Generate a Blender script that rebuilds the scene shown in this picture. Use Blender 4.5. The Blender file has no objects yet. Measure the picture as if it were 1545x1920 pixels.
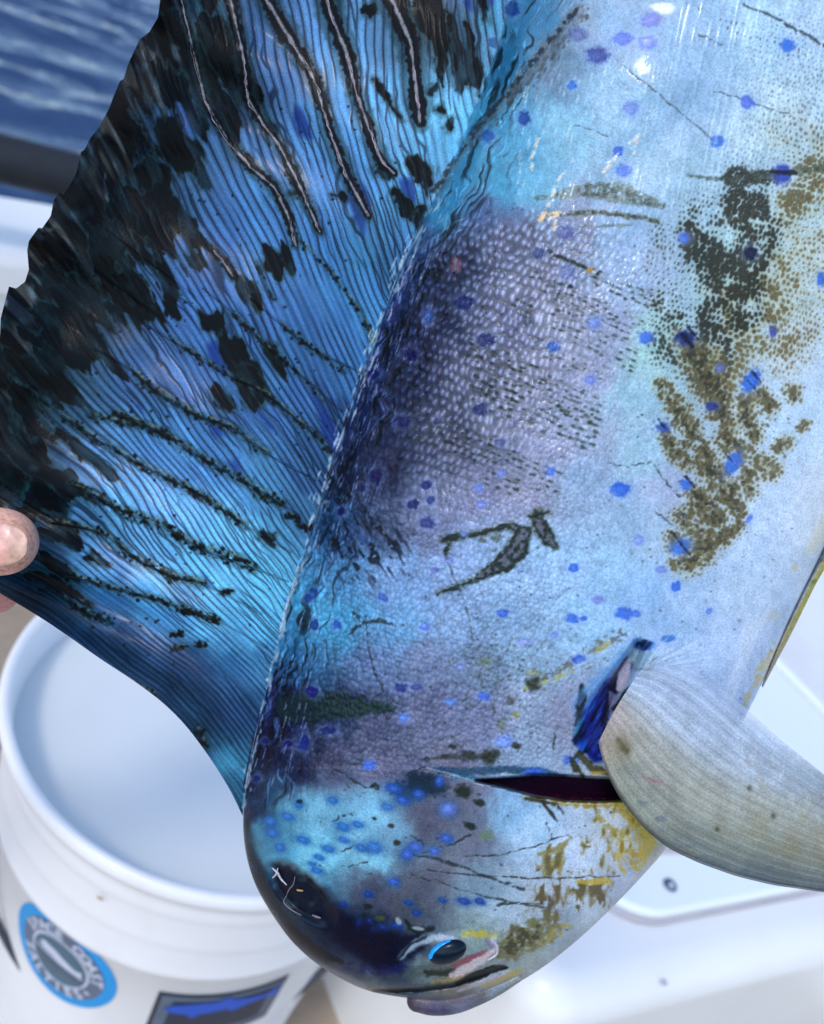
import bpy, bmesh, math
import numpy as np
from mathutils import Matrix, Vector
# ------------------------------------------------------------------ camera
sc = bpy.context.scene
PW, PH = 1545.0, 1920.0
FPX = PW/2/math.tan(math.radians(49.6/2))
_p, _r = math.radians(30.17), math.radians(23.29)
CAM = np.array([0.0, 0.0, 0.833])
FW = np.array([0, math.cos(_p), -math.sin(_p)]); _R0 = np.array([1.0, 0, 0]); _U0 = np.cross(_R0, FW)
RT = math.cos(_r)*_R0+math.sin(_r)*_U0; UP = -math.sin(_r)*_R0+math.cos(_r)*_U0
cd = bpy.data.cameras.new('camera'); cam = bpy.data.objects.new('camera', cd); sc.collection.objects.link(cam); sc.camera = cam
cam.matrix_world = Matrix([[RT[0], UP[0], -FW[0], CAM[0]], [RT[1], UP[1], -FW[1], CAM[1]], [RT[2], UP[2], -FW[2], CAM[2]], [0, 0, 0, 1]])
cd.sensor_fit = 'HORIZONTAL'; cd.sensor_width = 24.0; cd.lens = 12.0/math.tan(math.radians(49.6/2))
cd.clip_start = 0.01; cd.clip_end = 9000
cd.dof.use_dof = True; cd.dof.focus_distance = 0.246; cd.dof.aperture_fstop = cd.lens/2.5
# ------------------------------------------------------------------ sky and sun
SUN_EL, SUN_AZ = math.radians(52), math.radians(205)      # azimuth clockwise from +Y: behind the camera, a little left
world = bpy.data.worlds.new('World'); sc.world = world; world.use_nodes = True
wn = world.node_tree; bg = wn.nodes['Background']
sky = wn.nodes.new('ShaderNodeTexSky'); sky.sky_type = 'NISHITA'; sky.sun_disc = False
sky.sun_elevation = SUN_EL; sky.sun_rotation = SUN_AZ; sky.air_density = 1.0; sky.dust_density = 1.0; sky.ozone_density = 1.5
wn.links.new(sky.outputs[0], bg.inputs[0]); bg.inputs[1].default_value = 0.15
sl_ = bpy.data.lights.new('sun', 'SUN'); sl_.energy = 0.6; sl_.angle = math.radians(10); sl_.color = (1.0, .95, .88)
so = bpy.data.objects.new('sun', sl_); sc.collection.objects.link(so)
sd = Vector((math.sin(SUN_AZ)*math.cos(SUN_EL), math.cos(SUN_AZ)*math.cos(SUN_EL), math.sin(SUN_EL)))
so.rotation_euler = (-sd).to_track_quat('-Z', 'Y').to_euler()
sc.view_settings.view_transform = 'Standard'; sc.view_settings.look = 'None'; sc.view_settings.gamma = 1.0
sc.view_settings.exposure = 0.88; sc.view_settings.use_curve_mapping = False
sc.cycles.use_denoising = True
SKIN_GAIN = (.82, .84, .80)     # picture value of white paint -> pigment value
# ------------------------------------------------------------------ pigment maths, with some painted light
import numpy as np
CX0, CY0, CX1, CY1, CS = -110.0, -190.0, 1770.0, 1950.0, 0.66
CW, CH = int((CX1-CX0)*CS), int((CY1-CY0)*CS)
_rng = np.random.RandomState(7)
_TAB = _rng.rand(8, 256, 256).astype(np.float32)

def vn(x, y, s=0):
    """smooth value noise, 0..1"""
    t = _TAB[s % 8]
    o = (s*37) % 251
    xi = np.floor(x); yi = np.floor(y)
    fx = (x-xi).astype(np.float32); fy = (y-yi).astype(np.float32)
    xi = (xi.astype(np.int32)+o) & 255; yi = (yi.astype(np.int32)+o*3) & 255
    fx = fx*fx*(3-2*fx); fy = fy*fy*(3-2*fy)
    x1 = (xi+1) & 255; y1 = (yi+1) & 255
    a = t[yi, xi]; b = t[yi, x1]; c = t[y1, xi]; d = t[y1, x1]
    return (a+(b-a)*fx)*(1-fy)+(c+(d-c)*fx)*fy

def fbm(x, y, s=0, n=3):
    r = 0; a = 1.0; w = 0
    for i in range(n):
        r = r+a*vn(x*2**i, y*2**i, s+i*3); w += a; a *= .5
    return r/w

def math_rad(a): return a*np.pi/180

def ss(a, b, x):
    t = np.clip((x-a)/(b-a), 0, 1)
    return t*t*(3-2*t)

def polydist(x, y, P, W=None):
    """distance to a polyline; with widths W also the width at the nearest point"""
    best = None; bw = None; bt = None; acc = 0
    for i in range(len(P)-1):
        ax, ay = P[i]; bx, by = P[i+1]
        dx, dy = bx-ax, by-ay; L2 = dx*dx+dy*dy+1e-9
        t = np.clip(((x-ax)*dx+(y-ay)*dy)/L2, 0, 1)
        d = np.hypot(x-ax-t*dx, y-ay-t*dy)
        wv = (W[i]+(W[i+1]-W[i])*t) if W is not None else 0*t
        al = acc+t*np.sqrt(L2)
        if best is None: best, bw, bt = d, wv, al
        else:
            if W is not None: m = (d-wv) < (best-bw)
            else: m = d < best
            best = np.where(m, d, best); bw = np.where(m, wv, bw); bt = np.where(m, al, bt)
        acc += np.sqrt(L2)
    return best, bw, bt

BASE = [(1000,-190),(960,0),(905,170),(830,345),(775,450),(740,530),(700,640),(650,790),(612,905),(572,1030),(545,1110),(522,1200),(500,1290),(478,1380),(462,1460),(455,1530)]
HEADL = [(455,1530),(456,1570),(463,1615),(480,1665),(508,1712),(545,1765),(590,1806),(640,1836),(690,1860),(740,1868)]
LEAD = [(455,1530),(430,1477),(390,1415),(345,1355),(300,1312),(245,1272),(190,1237),(130,1194),(80,1160),(0,1112),(-80,1068)]
EDGE = [(-80,1068),(-75,960),(-55,880),(-35,780),(-12,690),(0,625),(1,598),(8,570),(17,537),(30,541),(47,528),(54,505),(51,470),(54,452),(72,427),(79,428),(95,405),(101,375),(111,360),(119,366),(135,340),(143,325),(152,285),(158,281),(170,258),(185,240),(200,212),(206,200),(210,188),(225,152),(232,148),(240,120),(262,74),(280,60),(296,33),(300,2),(303,-40),(322,-110),(420,-185),(480,-188),(560,-188),(700,-188),(850,-188),(1000,-190)]
BELLY = [(1735,-190),(1728,0),(1715,200),(1690,450),(1650,700),(1600,890),(1560,990),(1536,1045),(1510,1098),(1480,1160),(1452,1225),(1425,1290),(1400,1340),(1345,1440),(1290,1530),(1252,1590),(1205,1642),(1150,1700),(1090,1757),(1030,1806),(975,1842),(930,1862),(880,1878),(840,1884),(800,1876),(740,1868)]
FC = (1137.0, 1907.0)

FINPTS = [  # fin colours; broad lit-to-dark gradient and a sky-blue sheen are painted in
(330,30,25,45,65),(400,40,40,75,95),(480,60,55,85,150),(560,60,90,125,200),(640,100,105,150,215),(700,60,90,130,190),(780,60,70,80,105),(860,60,60,75,110),(925,60,70,140,190),
(300,150,20,25,40),(380,130,55,75,140),(450,180,45,60,90),(520,160,75,105,175),(600,250,80,130,200),(700,200,95,155,220),(820,200,115,175,225),(860,250,90,160,210),
(250,250,18,22,35),(320,230,50,80,160),(400,280,55,95,150),(480,330,60,110,180),(560,330,70,120,190),(650,330,70,125,195),(760,330,95,155,210),(800,400,55,115,170),
(150,400,20,22,30),(250,380,20,25,38),(330,400,50,90,150),(400,450,50,100,175),(500,450,55,110,180),(600,480,45,100,170),(700,450,50,110,170),(745,490,40,100,165),
(100,550,18,22,30),(200,520,20,22,32),(270,520,60,90,150),(350,560,50,95,170),(450,600,48,98,172),(550,600,42,88,158),(650,600,38,90,158),(700,600,45,115,180),
(50,680,15,20,30),(130,640,25,30,45),(170,680,50,85,125),(250,700,55,90,160),(350,720,48,92,168),(450,750,42,88,158),(550,750,36,82,152),(620,780,28,70,135),(660,700,35,95,165),
(50,800,20,30,40),(130,800,40,80,120),(200,830,80,130,200),(300,850,65,120,195),(400,870,55,112,188),(500,900,60,120,182),(580,880,28,70,130),
(40,920,15,35,60),(150,930,80,120,180),(250,950,115,168,230),(350,970,112,172,232),(450,1000,100,175,228),(530,1000,60,125,178),(560,980,35,85,138),
(60,1030,20,60,100),(100,1050,20,60,100),(180,1050,80,135,200),(300,1060,110,178,235),(400,1080,112,188,238),(500,1080,98,178,228),
(60,1120,8,28,58),(200,1130,30,90,160),(300,1150,55,125,190),(400,1170,95,172,226),(480,1180,84,165,220),(530,1120,90,168,216),
(100,1165,8,35,75),(180,1200,10,40,85),(250,1220,12,48,95),(350,1250,15,55,112),(430,1250,22,88,150),(490,1220,45,105,168),
(320,1290,8,45,85),(400,1330,10,52,100),(450,1330,18,65,125),(370,1370,6,40,75),(430,1430,35,115,160),(450,1490,20,80,125)]
BODYPTS = [
(1000,30,50,125,175),(940,120,30,115,165),(900,230,40,130,175),(870,330,50,135,180),(840,390,45,130,175),(1080,60,115,145,175),(1030,130,105,135,165),(980,260,80,155,195),(940,330,65,150,190),
(1150,60,125,165,205),(1150,200,140,182,215),(1050,250,125,180,210),(1200,330,140,178,208),(1000,340,100,168,203),(1300,60,130,170,210),(1300,200,135,172,208),(1330,330,145,182,208),(1450,60,165,202,230),
(1500,200,178,208,226),(1500,30,172,202,230),(1420,250,170,202,220),(1460,420,165,195,205),(1380,480,150,190,200),(1530,500,180,205,215),(1480,560,170,195,205),(1640,300,180,205,220),(1640,0,180,205,225),(1700,-100,180,205,225),
(900,420,72,95,145),(860,480,42,55,105),(820,560,25,42,100),(780,640,18,30,88),(740,760,18,35,90),(950,450,95,102,148),(1000,520,112,118,158),(950,600,98,103,150),(1050,600,128,135,172),(1080,440,115,130,170),(1150,440,130,165,205),(1180,520,132,162,202),
(900,700,88,95,140),(1000,700,122,128,168),(1100,700,138,145,182),(1150,620,138,150,190),(850,800,75,82,126),(950,800,112,118,158),(1050,830,138,145,182),(1120,830,142,160,192),(1180,740,132,178,202),(1210,640,150,200,205),(1200,850,142,182,210),
(900,900,100,106,150),(1000,900,128,135,172),(1100,900,130,158,195),(1250,920,150,165,200),(1180,960,132,165,200),(700,880,22,34,82),(720,980,60,78,122),(800,980,98,108,152),(650,1000,20,62,115),(650,1080,60,130,185),(750,1080,105,145,198),(850,1060,128,158,208),
(950,1080,138,172,215),(1050,1050,138,178,220),(1150,1050,142,184,222),(1250,1000,152,182,215),(1100,1150,132,178,220),(950,1180,115,152,196),(850,1180,112,148,196),(750,1180,88,148,200),(640,1180,48,140,190),(590,1150,55,145,190),(560,1200,40,120,172),
(700,1250,78,105,155),(800,1250,92,112,156),(900,1250,92,118,152),(1000,1230,120,156,192),(560,1260,25,90,142),(520,1300,16,32,90),(560,1330,16,30,85),(640,1330,28,50,92),(700,1350,72,78,118),(800,1330,92,98,138),(900,1350,98,108,152),(1000,1320,122,145,182),(1050,1350,120,132,168),
(490,1400,12,26,72),(560,1440,26,36,80),(620,1440,72,76,112),(720,1430,90,92,128),(850,1430,92,96,128),(1000,1400,122,148,184),(475,1540,6,36,76),(470,1480,12,26,70),(500,1490,30,80,120),(530,1510,92,162,190),(600,1500,112,176,208),(700,1530,118,182,216),(600,1600,112,186,216),(700,1620,116,186,216),(740,1560,92,145,180),(500,1560,60,140,175),(530,1625,70,150,190),
(800,1540,76,82,112),(860,1500,96,102,132),(880,1580,92,104,134),(950,1530,128,174,216),(1000,1560,165,200,236),(1080,1600,186,206,240),(1150,1560,184,196,214),(1200,1600,160,165,160),(1170,1660,165,180,210),
(800,1650,82,88,112),(700,1670,66,74,102),(760,1700,76,82,102),(900,1650,110,138,164),(950,1700,158,184,210),(1050,1680,160,176,200),(1100,1720,176,194,216),(900,1760,122,146,150),(1000,1770,130,145,140),(1030,1795,150,170,185),(1050,1730,138,158,180),
(468,1640,4,48,72),(500,1690,4,44,70),(600,1740,8,34,66),(560,1770,8,48,76),(680,1760,5,22,62),(720,1800,0,6,48),(650,1815,50,60,88),(740,1835,38,65,95),(780,1800,100,125,135),(860,1845,110,105,100),(920,1850,130,140,150),(700,1850,90,105,115),
(1400,1100,162,192,230),(1450,950,178,202,235),(1500,800,175,205,235),(1520,650,182,207,235),(1350,1200,160,190,235),(1400,1270,150,180,225),(1300,1140,142,178,222),(1540,950,192,207,230),(1200,1130,130,172,220),(1650,700,185,205,230),(1600,900,190,205,230),(1300,1400,150,180,225),(1200,1480,150,175,215)]

def field(P, x, y, pw=1.6, eps=500.):
    num = 0; den = 0
    for p in P:
        w = (1.0/(((x-p[0])**2+(y-p[1])**2)+eps)**pw).astype(np.float64)
        den = den+w; num = num+w[..., None]*np.array(p[2:5])/255.
    return num/den[..., None]

def resample_(P, n):
    P = np.asarray(P, float); s = np.r_[0, np.cumsum(np.hypot(*np.diff(P, axis=0).T))]; q = np.linspace(0, s[-1], n)
    return list(zip(np.interp(q, s, P[:, 0]), np.interp(q, s, P[:, 1])))

def bil(A, u, v):
    u = np.clip(u, 0, A.shape[1]-1.001); v = np.clip(v, 0, A.shape[0]-1.001)
    i = u.astype(np.int32); j = v.astype(np.int32); fu = u-i; fv = v-j
    if A.ndim == 3: fu = fu[..., None]; fv = fv[..., None]
    return (A[j, i]*(1-fu)+A[j, i+1]*fu)*(1-fv)+(A[j+1, i]*(1-fu)+A[j+1, i+1]*fu)*fv

def paint():
    X, Y = np.meshgrid((np.arange(CW, dtype=np.float32)/CS+CX0), (np.arange(CH, dtype=np.float32)/CS+CY0))
    rng = np.random.RandomState(11)
    # warped low-resolution colour fields
    q = 8
    xs = np.arange(CX0-20, CX1+30, q); ys = np.arange(CY0-20, CY1+30, q)
    gx, gy = np.meshgrid(xs, ys)
    ff = field(FINPTS, gx, gy).astype(np.float32); bf = field(BODYPTS, gx, gy, 2.0).astype(np.float32)
    wx = (fbm(X/38, Y/38, 1)-.5)*46+(vn(X/9, Y/9, 2)-.5)*9; wy = (fbm(X/38, Y/38, 4)-.5)*46+(vn(X/9, Y/9, 5)-.5)*9
    U = (X+wx-gx[0, 0])/q; V = (Y+wy-gy[0, 0])/q
    yb = np.array([p[1] for p in BASE+HEADL[1:]]); xb = np.array([p[0] for p in BASE+HEADL[1:]])
    bx = np.interp(Y, yb, xb)
    db = (X-bx)*.93                         # distance right of the fin base
    Cf = bil(ff, U, V); Cb = bil(bf, U, V)
    Hh = np.zeros_like(X)
    # ---------- fin streaks
    th = np.arctan2(Y-FC[1], X-FC[0]); r = np.hypot(X-FC[0], Y-FC[1])
    dl, _, _ = polydist(X, Y, LEAD)
    w = 1-ss(40, 330, dl)
    q0 = np.arctan2(1300-FC[1], 290-FC[0])
    qq = th*(1-w)+(q0+dl/950.)*w
    wob = (fbm(X/230, Y/230, 3, 2)-.5)*.026+(vn(X/60, Y/60, 6)-.5)*.0028
    qq = qq+wob
    ph1 = qq/.0088+1.35*(fbm(qq/.05+3, r/260, 1, 2)-.5)+.5*(fbm(X/80, Y/80, 2, 2)-.5)
    ph2 = qq/.0118+2.4*(fbm(qq/.04+8, r/200, 5, 2)-.5)+1.2*(fbm(X/50+9, Y/50, 4, 2)-.5)
    r1 = np.abs(np.cos(np.pi*ph1)); r2 = np.abs(np.cos(np.pi*ph2))
    g1 = ss(.25, .55, vn(qq/.02+4, r/90, 6)); g2 = ss(.45, .65, vn(qq/.03+14, r/110, 3))
    line = np.maximum(ss(.86, .99, r1)*(.12+.62*g1), .75*ss(.90, .995, r2)*g2)
    fade = ss(-20, 90, dl)*.6+.4
    dk = np.clip(line*fade, 0, 1)
    hi = (1-ss(.1, .6, r1))*.45+ss(.6, .95, vn(qq/.0055+400, r/90, 3))*.5
    stl = fbm(qq/.006+300, r/160, 5, 2)
    Cf = Cf*(1+.34*(stl-.5)[..., None])
    Cf = Cf*np.array([.84, 1.03, 1.05])*(1-.72*dk[..., None])+np.array([.0, .06, .20])*(.60*dk)[..., None]
    Cf = Cf+(hi*.12)[..., None]*np.array([.75, 1., 1.1])*(1-dk[..., None])  # blue-cyan sheen between the creases, painted into the colour
    Hf = -dk*1.0+hi*.25
    # hue drift towards purple/teal in the membrane
    hv = fbm(X/70+40, Y/70, 6, 3)-.5
    Cf = Cf+hv[..., None]*np.array([.05, .0, .05])
    sp = ss(.70, .82, fbm(qq/.03+77, r/160, 2, 2))*ss(.5, .7, vn(X/60, Y/60, 7))
    Cf = Cf*(1-.75*sp[..., None])+np.array([.03, .18, .62])*(.75*sp)[..., None]
    # ---------- body scales
    ca, sa = .95, .31
    sc = 1.0+.35*ss(0, 300, -(Y-750))*0
    a_ = (X*ca+Y*sa); b_ = (-X*sa+Y*ca)
    a_ = a_+(fbm(X/90, Y/90, 2)-.5)*30; b_ = b_+(fbm(X/90, Y/90, 5)-.5)*30
    def cells(pa, pb, seed, jit=.30):
        uu = a_/pa; vv = b_/pb
        F = np.full_like(X, 9.); ID = np.zeros_like(X); DV = np.zeros_like(X)
        vi = np.floor(vv)
        for dj in (-1, 0, 1):
            jj = vi+dj; off = (jj.astype(np.int32) & 1)*.5
            ui = np.floor(uu-off)
            for di in (-1, 0, 1):
                ii = ui+di
                ri = ii.astype(np.int32) & 255; rj = jj.astype(np.int32) & 255
                jx = _TAB[seed % 8][rj, ri]; jy = _TAB[(seed+1) % 8][rj, ri]
                cx = ii+.5+off+(jx-.5)*jit; cy = jj+.5+(jy-.5)*jit
                d = np.hypot((uu-cx)*1.05, (vv-cy)*.95)
                m = d < F
                F = np.where(m, d, F); ID = np.where(m, _TAB[(seed+2) % 8][rj, ri], ID); DV = np.where(m, vv-cy, DV)
        return F, ID, DV
    F, ID, DV = cells(12.5, 19.0, 1, .45)
    F2, ID2, _ = cells(8.5, 10.0, 4, .6)
    coarse = np.exp(-(((X-(905-(Y-620)*.30))/190)**2+((Y-600)/330)**2)**2)     # where scales read largest
    coarse = np.clip(coarse*1.1, 0, 1)*ss(4, 60, db)*ss(395, 440, Y+(vn(X/30, Y/30, 1)-.5)*40)
    fine = (1-coarse)*ss(380, 500, Y+.0*X)*(1-ss(1000, 1330, X-(1000-Y)*.0+(Y-600)*.1))
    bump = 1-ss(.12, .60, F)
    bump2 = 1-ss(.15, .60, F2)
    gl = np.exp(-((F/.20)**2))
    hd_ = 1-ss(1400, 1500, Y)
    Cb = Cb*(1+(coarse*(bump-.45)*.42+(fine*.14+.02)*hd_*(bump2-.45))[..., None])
    Cb = Cb+(coarse*gl*.10)[..., None]*np.array([1, 1, 1.05])  # highlight at each scale centre, painted as added white
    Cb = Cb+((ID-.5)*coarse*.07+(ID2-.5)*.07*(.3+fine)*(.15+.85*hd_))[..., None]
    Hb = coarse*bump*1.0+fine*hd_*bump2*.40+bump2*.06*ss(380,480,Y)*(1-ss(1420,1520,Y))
    # general mottling
    mt = fbm(X/26, Y/26, 6, 4)-.5; mt2 = fbm(X/7, Y/12, 3, 2)-.5
    Cb = Cb*(1+(mt*.16+mt2*.16)[..., None])+mt[..., None]*np.array([.04, 0, -.02])
    # iridescent cloudiness
    ir = fbm(X/120+9, Y/120, 7, 3)-.5
    Cb = Cb+ir[..., None]*np.array([.05, .02, .0])*ss(60, 260, db)[..., None]
    # vertical fine streaks in the upper flank
    vs = ss(.55, .9, vn(X/4.2+(Y*.05), Y/70, 2))*ss(250, 400, db)*(1-ss(380, 620, Y))
    Cb = Cb+(vs*.07)[..., None]*np.array([.9, 1, 1.1]); Hb = Hb+vs*.25
    # strands beside the fin base
    al = Y-X*.3
    st = vn(db/5.5+50+(fbm(X/40, Y/40, 1)-.5)*8, al/55, 4); st2 = vn(db/3.3+20+(vn(X/25, Y/25, 1)-.5)*6, al/26, 6)
    ms = (1-ss(40, 150, db))*ss(-30, 5, db)*(1-ss(1470, 1540, Y))
    sdk = ss(.5, .85, st)*ms; shi = ss(.74, .93, st2)*ms
    Cb = Cb*(1-.6*sdk[..., None]); Cb = Cb+shi[..., None]*np.array([.16, .24, .32])*.8
    Hb = Hb-sdk*.8+shi*.5
    # short comb strokes (650,1050)
    mk = np.exp(-(((X-700)/75)**2+((Y-1035)/62)**2)**1.5)+.8*np.exp(-(((X-640)/40)**2+((Y-960)/90)**2)**1.5)
    cc = vn((X*.82-Y*.5)/4.6, (X*.5+Y*.82)/17, 5)
    cm = ss(.52, .74, cc)*np.clip(mk*1.2, 0, 1)*(vn((X*.82-Y*.5)/9, (X*.5+Y*.82)/9, 2) > .22)
    Cb = Cb*(1-.8*cm[..., None])+np.array([.01, .06, .15])*(.8*cm)[..., None]
    isf = 1-ss(-3, 3, db+(vn(X/9, Y/22, 2)-.5)*16)
    isf = np.where(Y > 1530, 0, isf)
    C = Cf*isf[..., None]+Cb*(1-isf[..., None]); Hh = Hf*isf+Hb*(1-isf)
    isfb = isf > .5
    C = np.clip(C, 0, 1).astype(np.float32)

    def sub(x0, y0, x1, y1):
        i0 = max(0, int((x0-CX0)*CS)); i1 = min(CW, int((x1-CX0)*CS)+2); j0 = max(0, int((y0-CY0)*CS)); j1 = min(CH, int((y1-CY0)*CS)+2)
        return slice(j0, j1), slice(i0, i1)
    def mix(sl, m, col, a, h=0.):
        m = np.clip(m, 0, 1)*a
        c = np.array(col, np.float32)/255.
        C[sl] = C[sl]*(1-m[..., None])+c*m[..., None]
        if h: Hh[sl] = Hh[sl]+m*h
    def stroke(P, W, col, a=1., e=1.5, na=0., ns=9., h=0., seed=0, brk=0., lim=None, fin=0., tex=0.):
        W = [W]*len(P) if np.isscalar(W) else list(W)
        m_ = max(W)+na+e+3+fin
        sl = sub(min(p[0] for p in P)-m_, min(p[1] for p in P)-m_, max(p[0] for p in P)+m_, max(p[1] for p in P)+m_)
        x = X[sl]; y = Y[sl]
        if x.size == 0: return
        d, w_, t = polydist(x, y, P, W)
        if na: d = d+(fbm(x/ns, y/ns, seed, 3)-.5)*2*na
        if fin: d = d+((fbm(QF[sl]/.0095+seed*9, r[sl]/70, seed+1, 3)-.5)*2.3+(fbm(QF[sl]/.03+seed*9, r[sl]/60, seed+4, 2)-.5)*1.2)*fin*1.25
        m = 1-ss(w_-e, w_+e, d)
        if tex: m = m*(1-tex*ss(.45,.75,fbm(QF[sl]/.010+seed*5, r[sl]/60, seed+2, 3)))
        if brk: m = m*ss(brk-.12, brk+.12, fbm(x/7+seed, y/7, seed+1, 2))
        if lim is not None: m = m*lim[sl]
        mix(sl, m, col, a, h)
    def blob(cx, cy, rx, ry=None, col=(20, 90, 220), a=1., ang=0., soft=.35, na=.25, seed=0, h=0.):
        ry = ry or rx; R = max(rx, ry)*1.8+3
        sl = sub(cx-R, cy-R, cx+R, cy+R); x = X[sl]-cx; y = Y[sl]-cy
        if x.size == 0: return
        c, s = np.cos(np.radians(ang)), np.sin(np.radians(ang))
        d = np.hypot((x*c+y*s)/rx, (-x*s+y*c)/ry)+(fbm(X[sl]/6, Y[sl]/6, seed, 2)-.5)*2*na
        mix(sl, 1-ss(1-soft, 1+soft, d), col, a, h)
    QF = qq
    DK = (9, 16, 26); OL = (62, 66, 48); GR = (24, 48, 46)
    # ---------- fin: dark outer border
    fl = isf
    ed, _, _ = polydist(X[sub(-110, -190, 620, 1200)], Y[sub(-110, -190, 620, 1200)], EDGE[:38])
    sl = sub(-110, -190, 620, 1200); x, y = X[sl], Y[sl]
    wid = np.interp(y, [-190, 0, 100, 200, 300, 400, 500, 600, 700, 800, 900, 1000, 1100], [120, 70, 85, 110, 150, 165, 190, 170, 150, 120, 90, 60, 40])
    rag = (fbm(qq[sl]/.035+11, r[sl]/150, 3, 4)-.5)*250+(fbm(qq[sl]/.008+2, r[sl]/60, 5, 3)-.5)*130+(fbm(x/12, y/12, 5, 2)-.5)*24
    m = 1-ss(-9, 9, ed-wid*.98+rag)
    tex = fbm(qq[sl]/.010+5, r[sl]/60, 6, 3)
    tex2 = ss(.62, .8, fbm(x/34, y/50, 1, 3))
    colr = np.array([.055, .075, .11])+(tex[..., None]-.5)*np.array([.16, .15, .15])+tex2[..., None]*np.array([.03, .12, .15])
    brn = ss(.6, .85, vn(qq[sl]/.0065+9, r[sl]/60, 3))*(1-ss(20, 150, ed))
    stk = ss(.64, .86, vn(qq[sl]/.0045+19, r[sl]/55, 2)); colr = colr+brn[..., None]*np.array([.19, .16, .15])+(stk*(1-ss(60, 230, ed)))[..., None]*np.array([.10, .12, .16])  # stk: streaky highlights painted on the dark border
    lt = ss(.72, .9, vn(qq[sl]/.007+3, r[sl]/45, 7))*ss(.62, .75, vn(x/30, y/30, 4))
    colr = colr+lt[..., None]*np.array([.28, .30, .34])
    m = m*isf[sl]
    teal = ss(0.05, .5, m)*(1-ss(.5, .95, m))
    C[sl] = C[sl]*(1-m[..., None])+np.clip(colr, 0, 1)*m[..., None]
    C[sl] = C[sl]*(1-.5*teal[..., None])+np.array([.12, .33, .40])*.5*teal[..., None]
    Hh[sl] += m*(tex-.5)*1.2
    # finger-like dark patches reaching inwards
    PA = [([(400,60),(440,150),(470,185),(500,235)],[26,24,22,8]),([(330,30),(370,130),(400,190),(425,240),(437,268)],[20,22,26,22,8]),([(300,130),(350,190),(380,240)],[22,18,10]),
          ([(330,270),(365,300),(385,345),(390,372)],[20,24,18,6]),([(300,250),(340,300)],[24,18]),([(280,330),(320,380),(345,420),(375,470),(383,495)],[26,18,12,6,3]),
          ([(250,400),(290,470),(315,520),(322,560),(318,575)],[40,30,22,14,3]),([(200,470),(240,560),(262,610)],[40,30,10]),([(130,540),(180,580),(215,575)],[50,35,12]),
          ([(110,600),(150,650),(180,660),(215,670)],[50,28,16,6]),([(60,700),(120,745),(165,770)],[40,26,10]),([(40,760),(110,820),(150,850),(208,890)],[30,22,16,6]),
          ([(0,820),(60,870),(120,905),(160,935)],[34,24,16,8]),([(0,870),(50,930),(90,980),(140,1010)],[22,20,18,12]),([(500,500),(515,490),(530,510)],[14,20,16]),([(455,545),(480,550),(500,560)],[12,20,8]),([(478,560),(478,590)],[9,3]),
          ([(390,610),(410,600),(420,640)],[18,20,10]),([(430,640),(450,690),(475,740)],[10,16,20]),([(505,655),(515,670),(535,700)],[14,10,7]),([(405,735),(425,760)],[12,8]),([(470,700),(490,755)],[16,10]),
          ([(120,960),(70,930),(40,990)],[14,18,14]),([(80,1040),(130,1075),(150,1090)],[12,14,6]),([(60,1080),(120,1110),(165,1135)],[9,12,6]),([(170,1045),(200,1060)],[8,5]),
          ([(850,60),(870,130),(868,170)],[20,26,10]),([(905,0),(905,40)],[14,10]),([(800,0),(815,60),(828,120)],[26,20,8]),([(775,300),(800,325),(808,345)],[10,16,10]),([(720,325),(712,320)],[12,12]),([(745,360),(760,400)],[7,12]),
          ([(790,395),(778,435)],[7,4]),([(805,175),(812,165)],[8,5]),([(822,205),(828,210)],[6,4]),([(842,235),(848,222)],[7,4]),([(700,150),(730,190),(750,225)],[4,6,3]),([(620,0),(600,25)],[24,12]),([(690,20),(700,15)],[12,6]),([(490,1005),(505,1010),(515,1000)],[7,12,4]),
          ([(560,360),(545,365)],[7,6]),([(640,370),(625,365)],[7,6])]
    for i, (P, W) in enumerate(PA):
        stroke(P, [v*1.15+4 for v in W], (26, 72, 88), .55, 5, 7, 12, seed=i % 8, lim=fl, fin=max(W)*.8)
        stroke(P, [v*1.1 for v in W], DK, .93, 2, 6, 9, seed=i % 8, h=-.3, lim=fl, fin=max(W)*.9, tex=.55)
    # rows of small dark specks along the true rays
    ROWS = [([(115,780),(200,835),(280,880),(370,925),(460,985)],6,.9),([(215,775),(300,810),(380,860),(470,910),(525,945)],7,.9),([(135,910),(220,955),(300,985),(380,1030),(440,1047),(475,1065)],7,.95),
            ([(100,980),(190,1000),(250,1045),(320,1080),(380,1095)],7,.85),([(130,1080),(200,1100),(260,1115),(325,1135),(400,1160)],5,.95),([(240,690),(300,740),(370,780),(430,800),(500,850)],6,.8),
            ([(325,640),(420,700),(500,740),(600,825),(620,850)],5,.8),([(440,590),(500,650),(560,700),(605,752)],4,.9),([(530,610),(580,650),(645,695)],4,.8),([(560,450),(620,510),(680,590),(700,640)],3,.7),([(170,780),(260,800)],5,.6),
            ([(415,1110),(435,1108)],3.5,1),([(340,1147),(358,1150)],3.5,1),([(390,1161),(410,1164)],4,1),([(320,1190),(340,1186)],3,1),([(320,1218),(350,1210)],3,1),([(365,1212),(385,1208)],2.5,.9),([(120,1125),(160,1150),(200,1165)],7,.7),
            ([(250,1285),(290,1305)],6,.6),([(370,1370),(385,1400)],6,.7),([(560,985),(590,990)],4,.9),([(540,965),(560,972)],4,.9),([(480,930),(530,945)],5,.9)]
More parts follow.
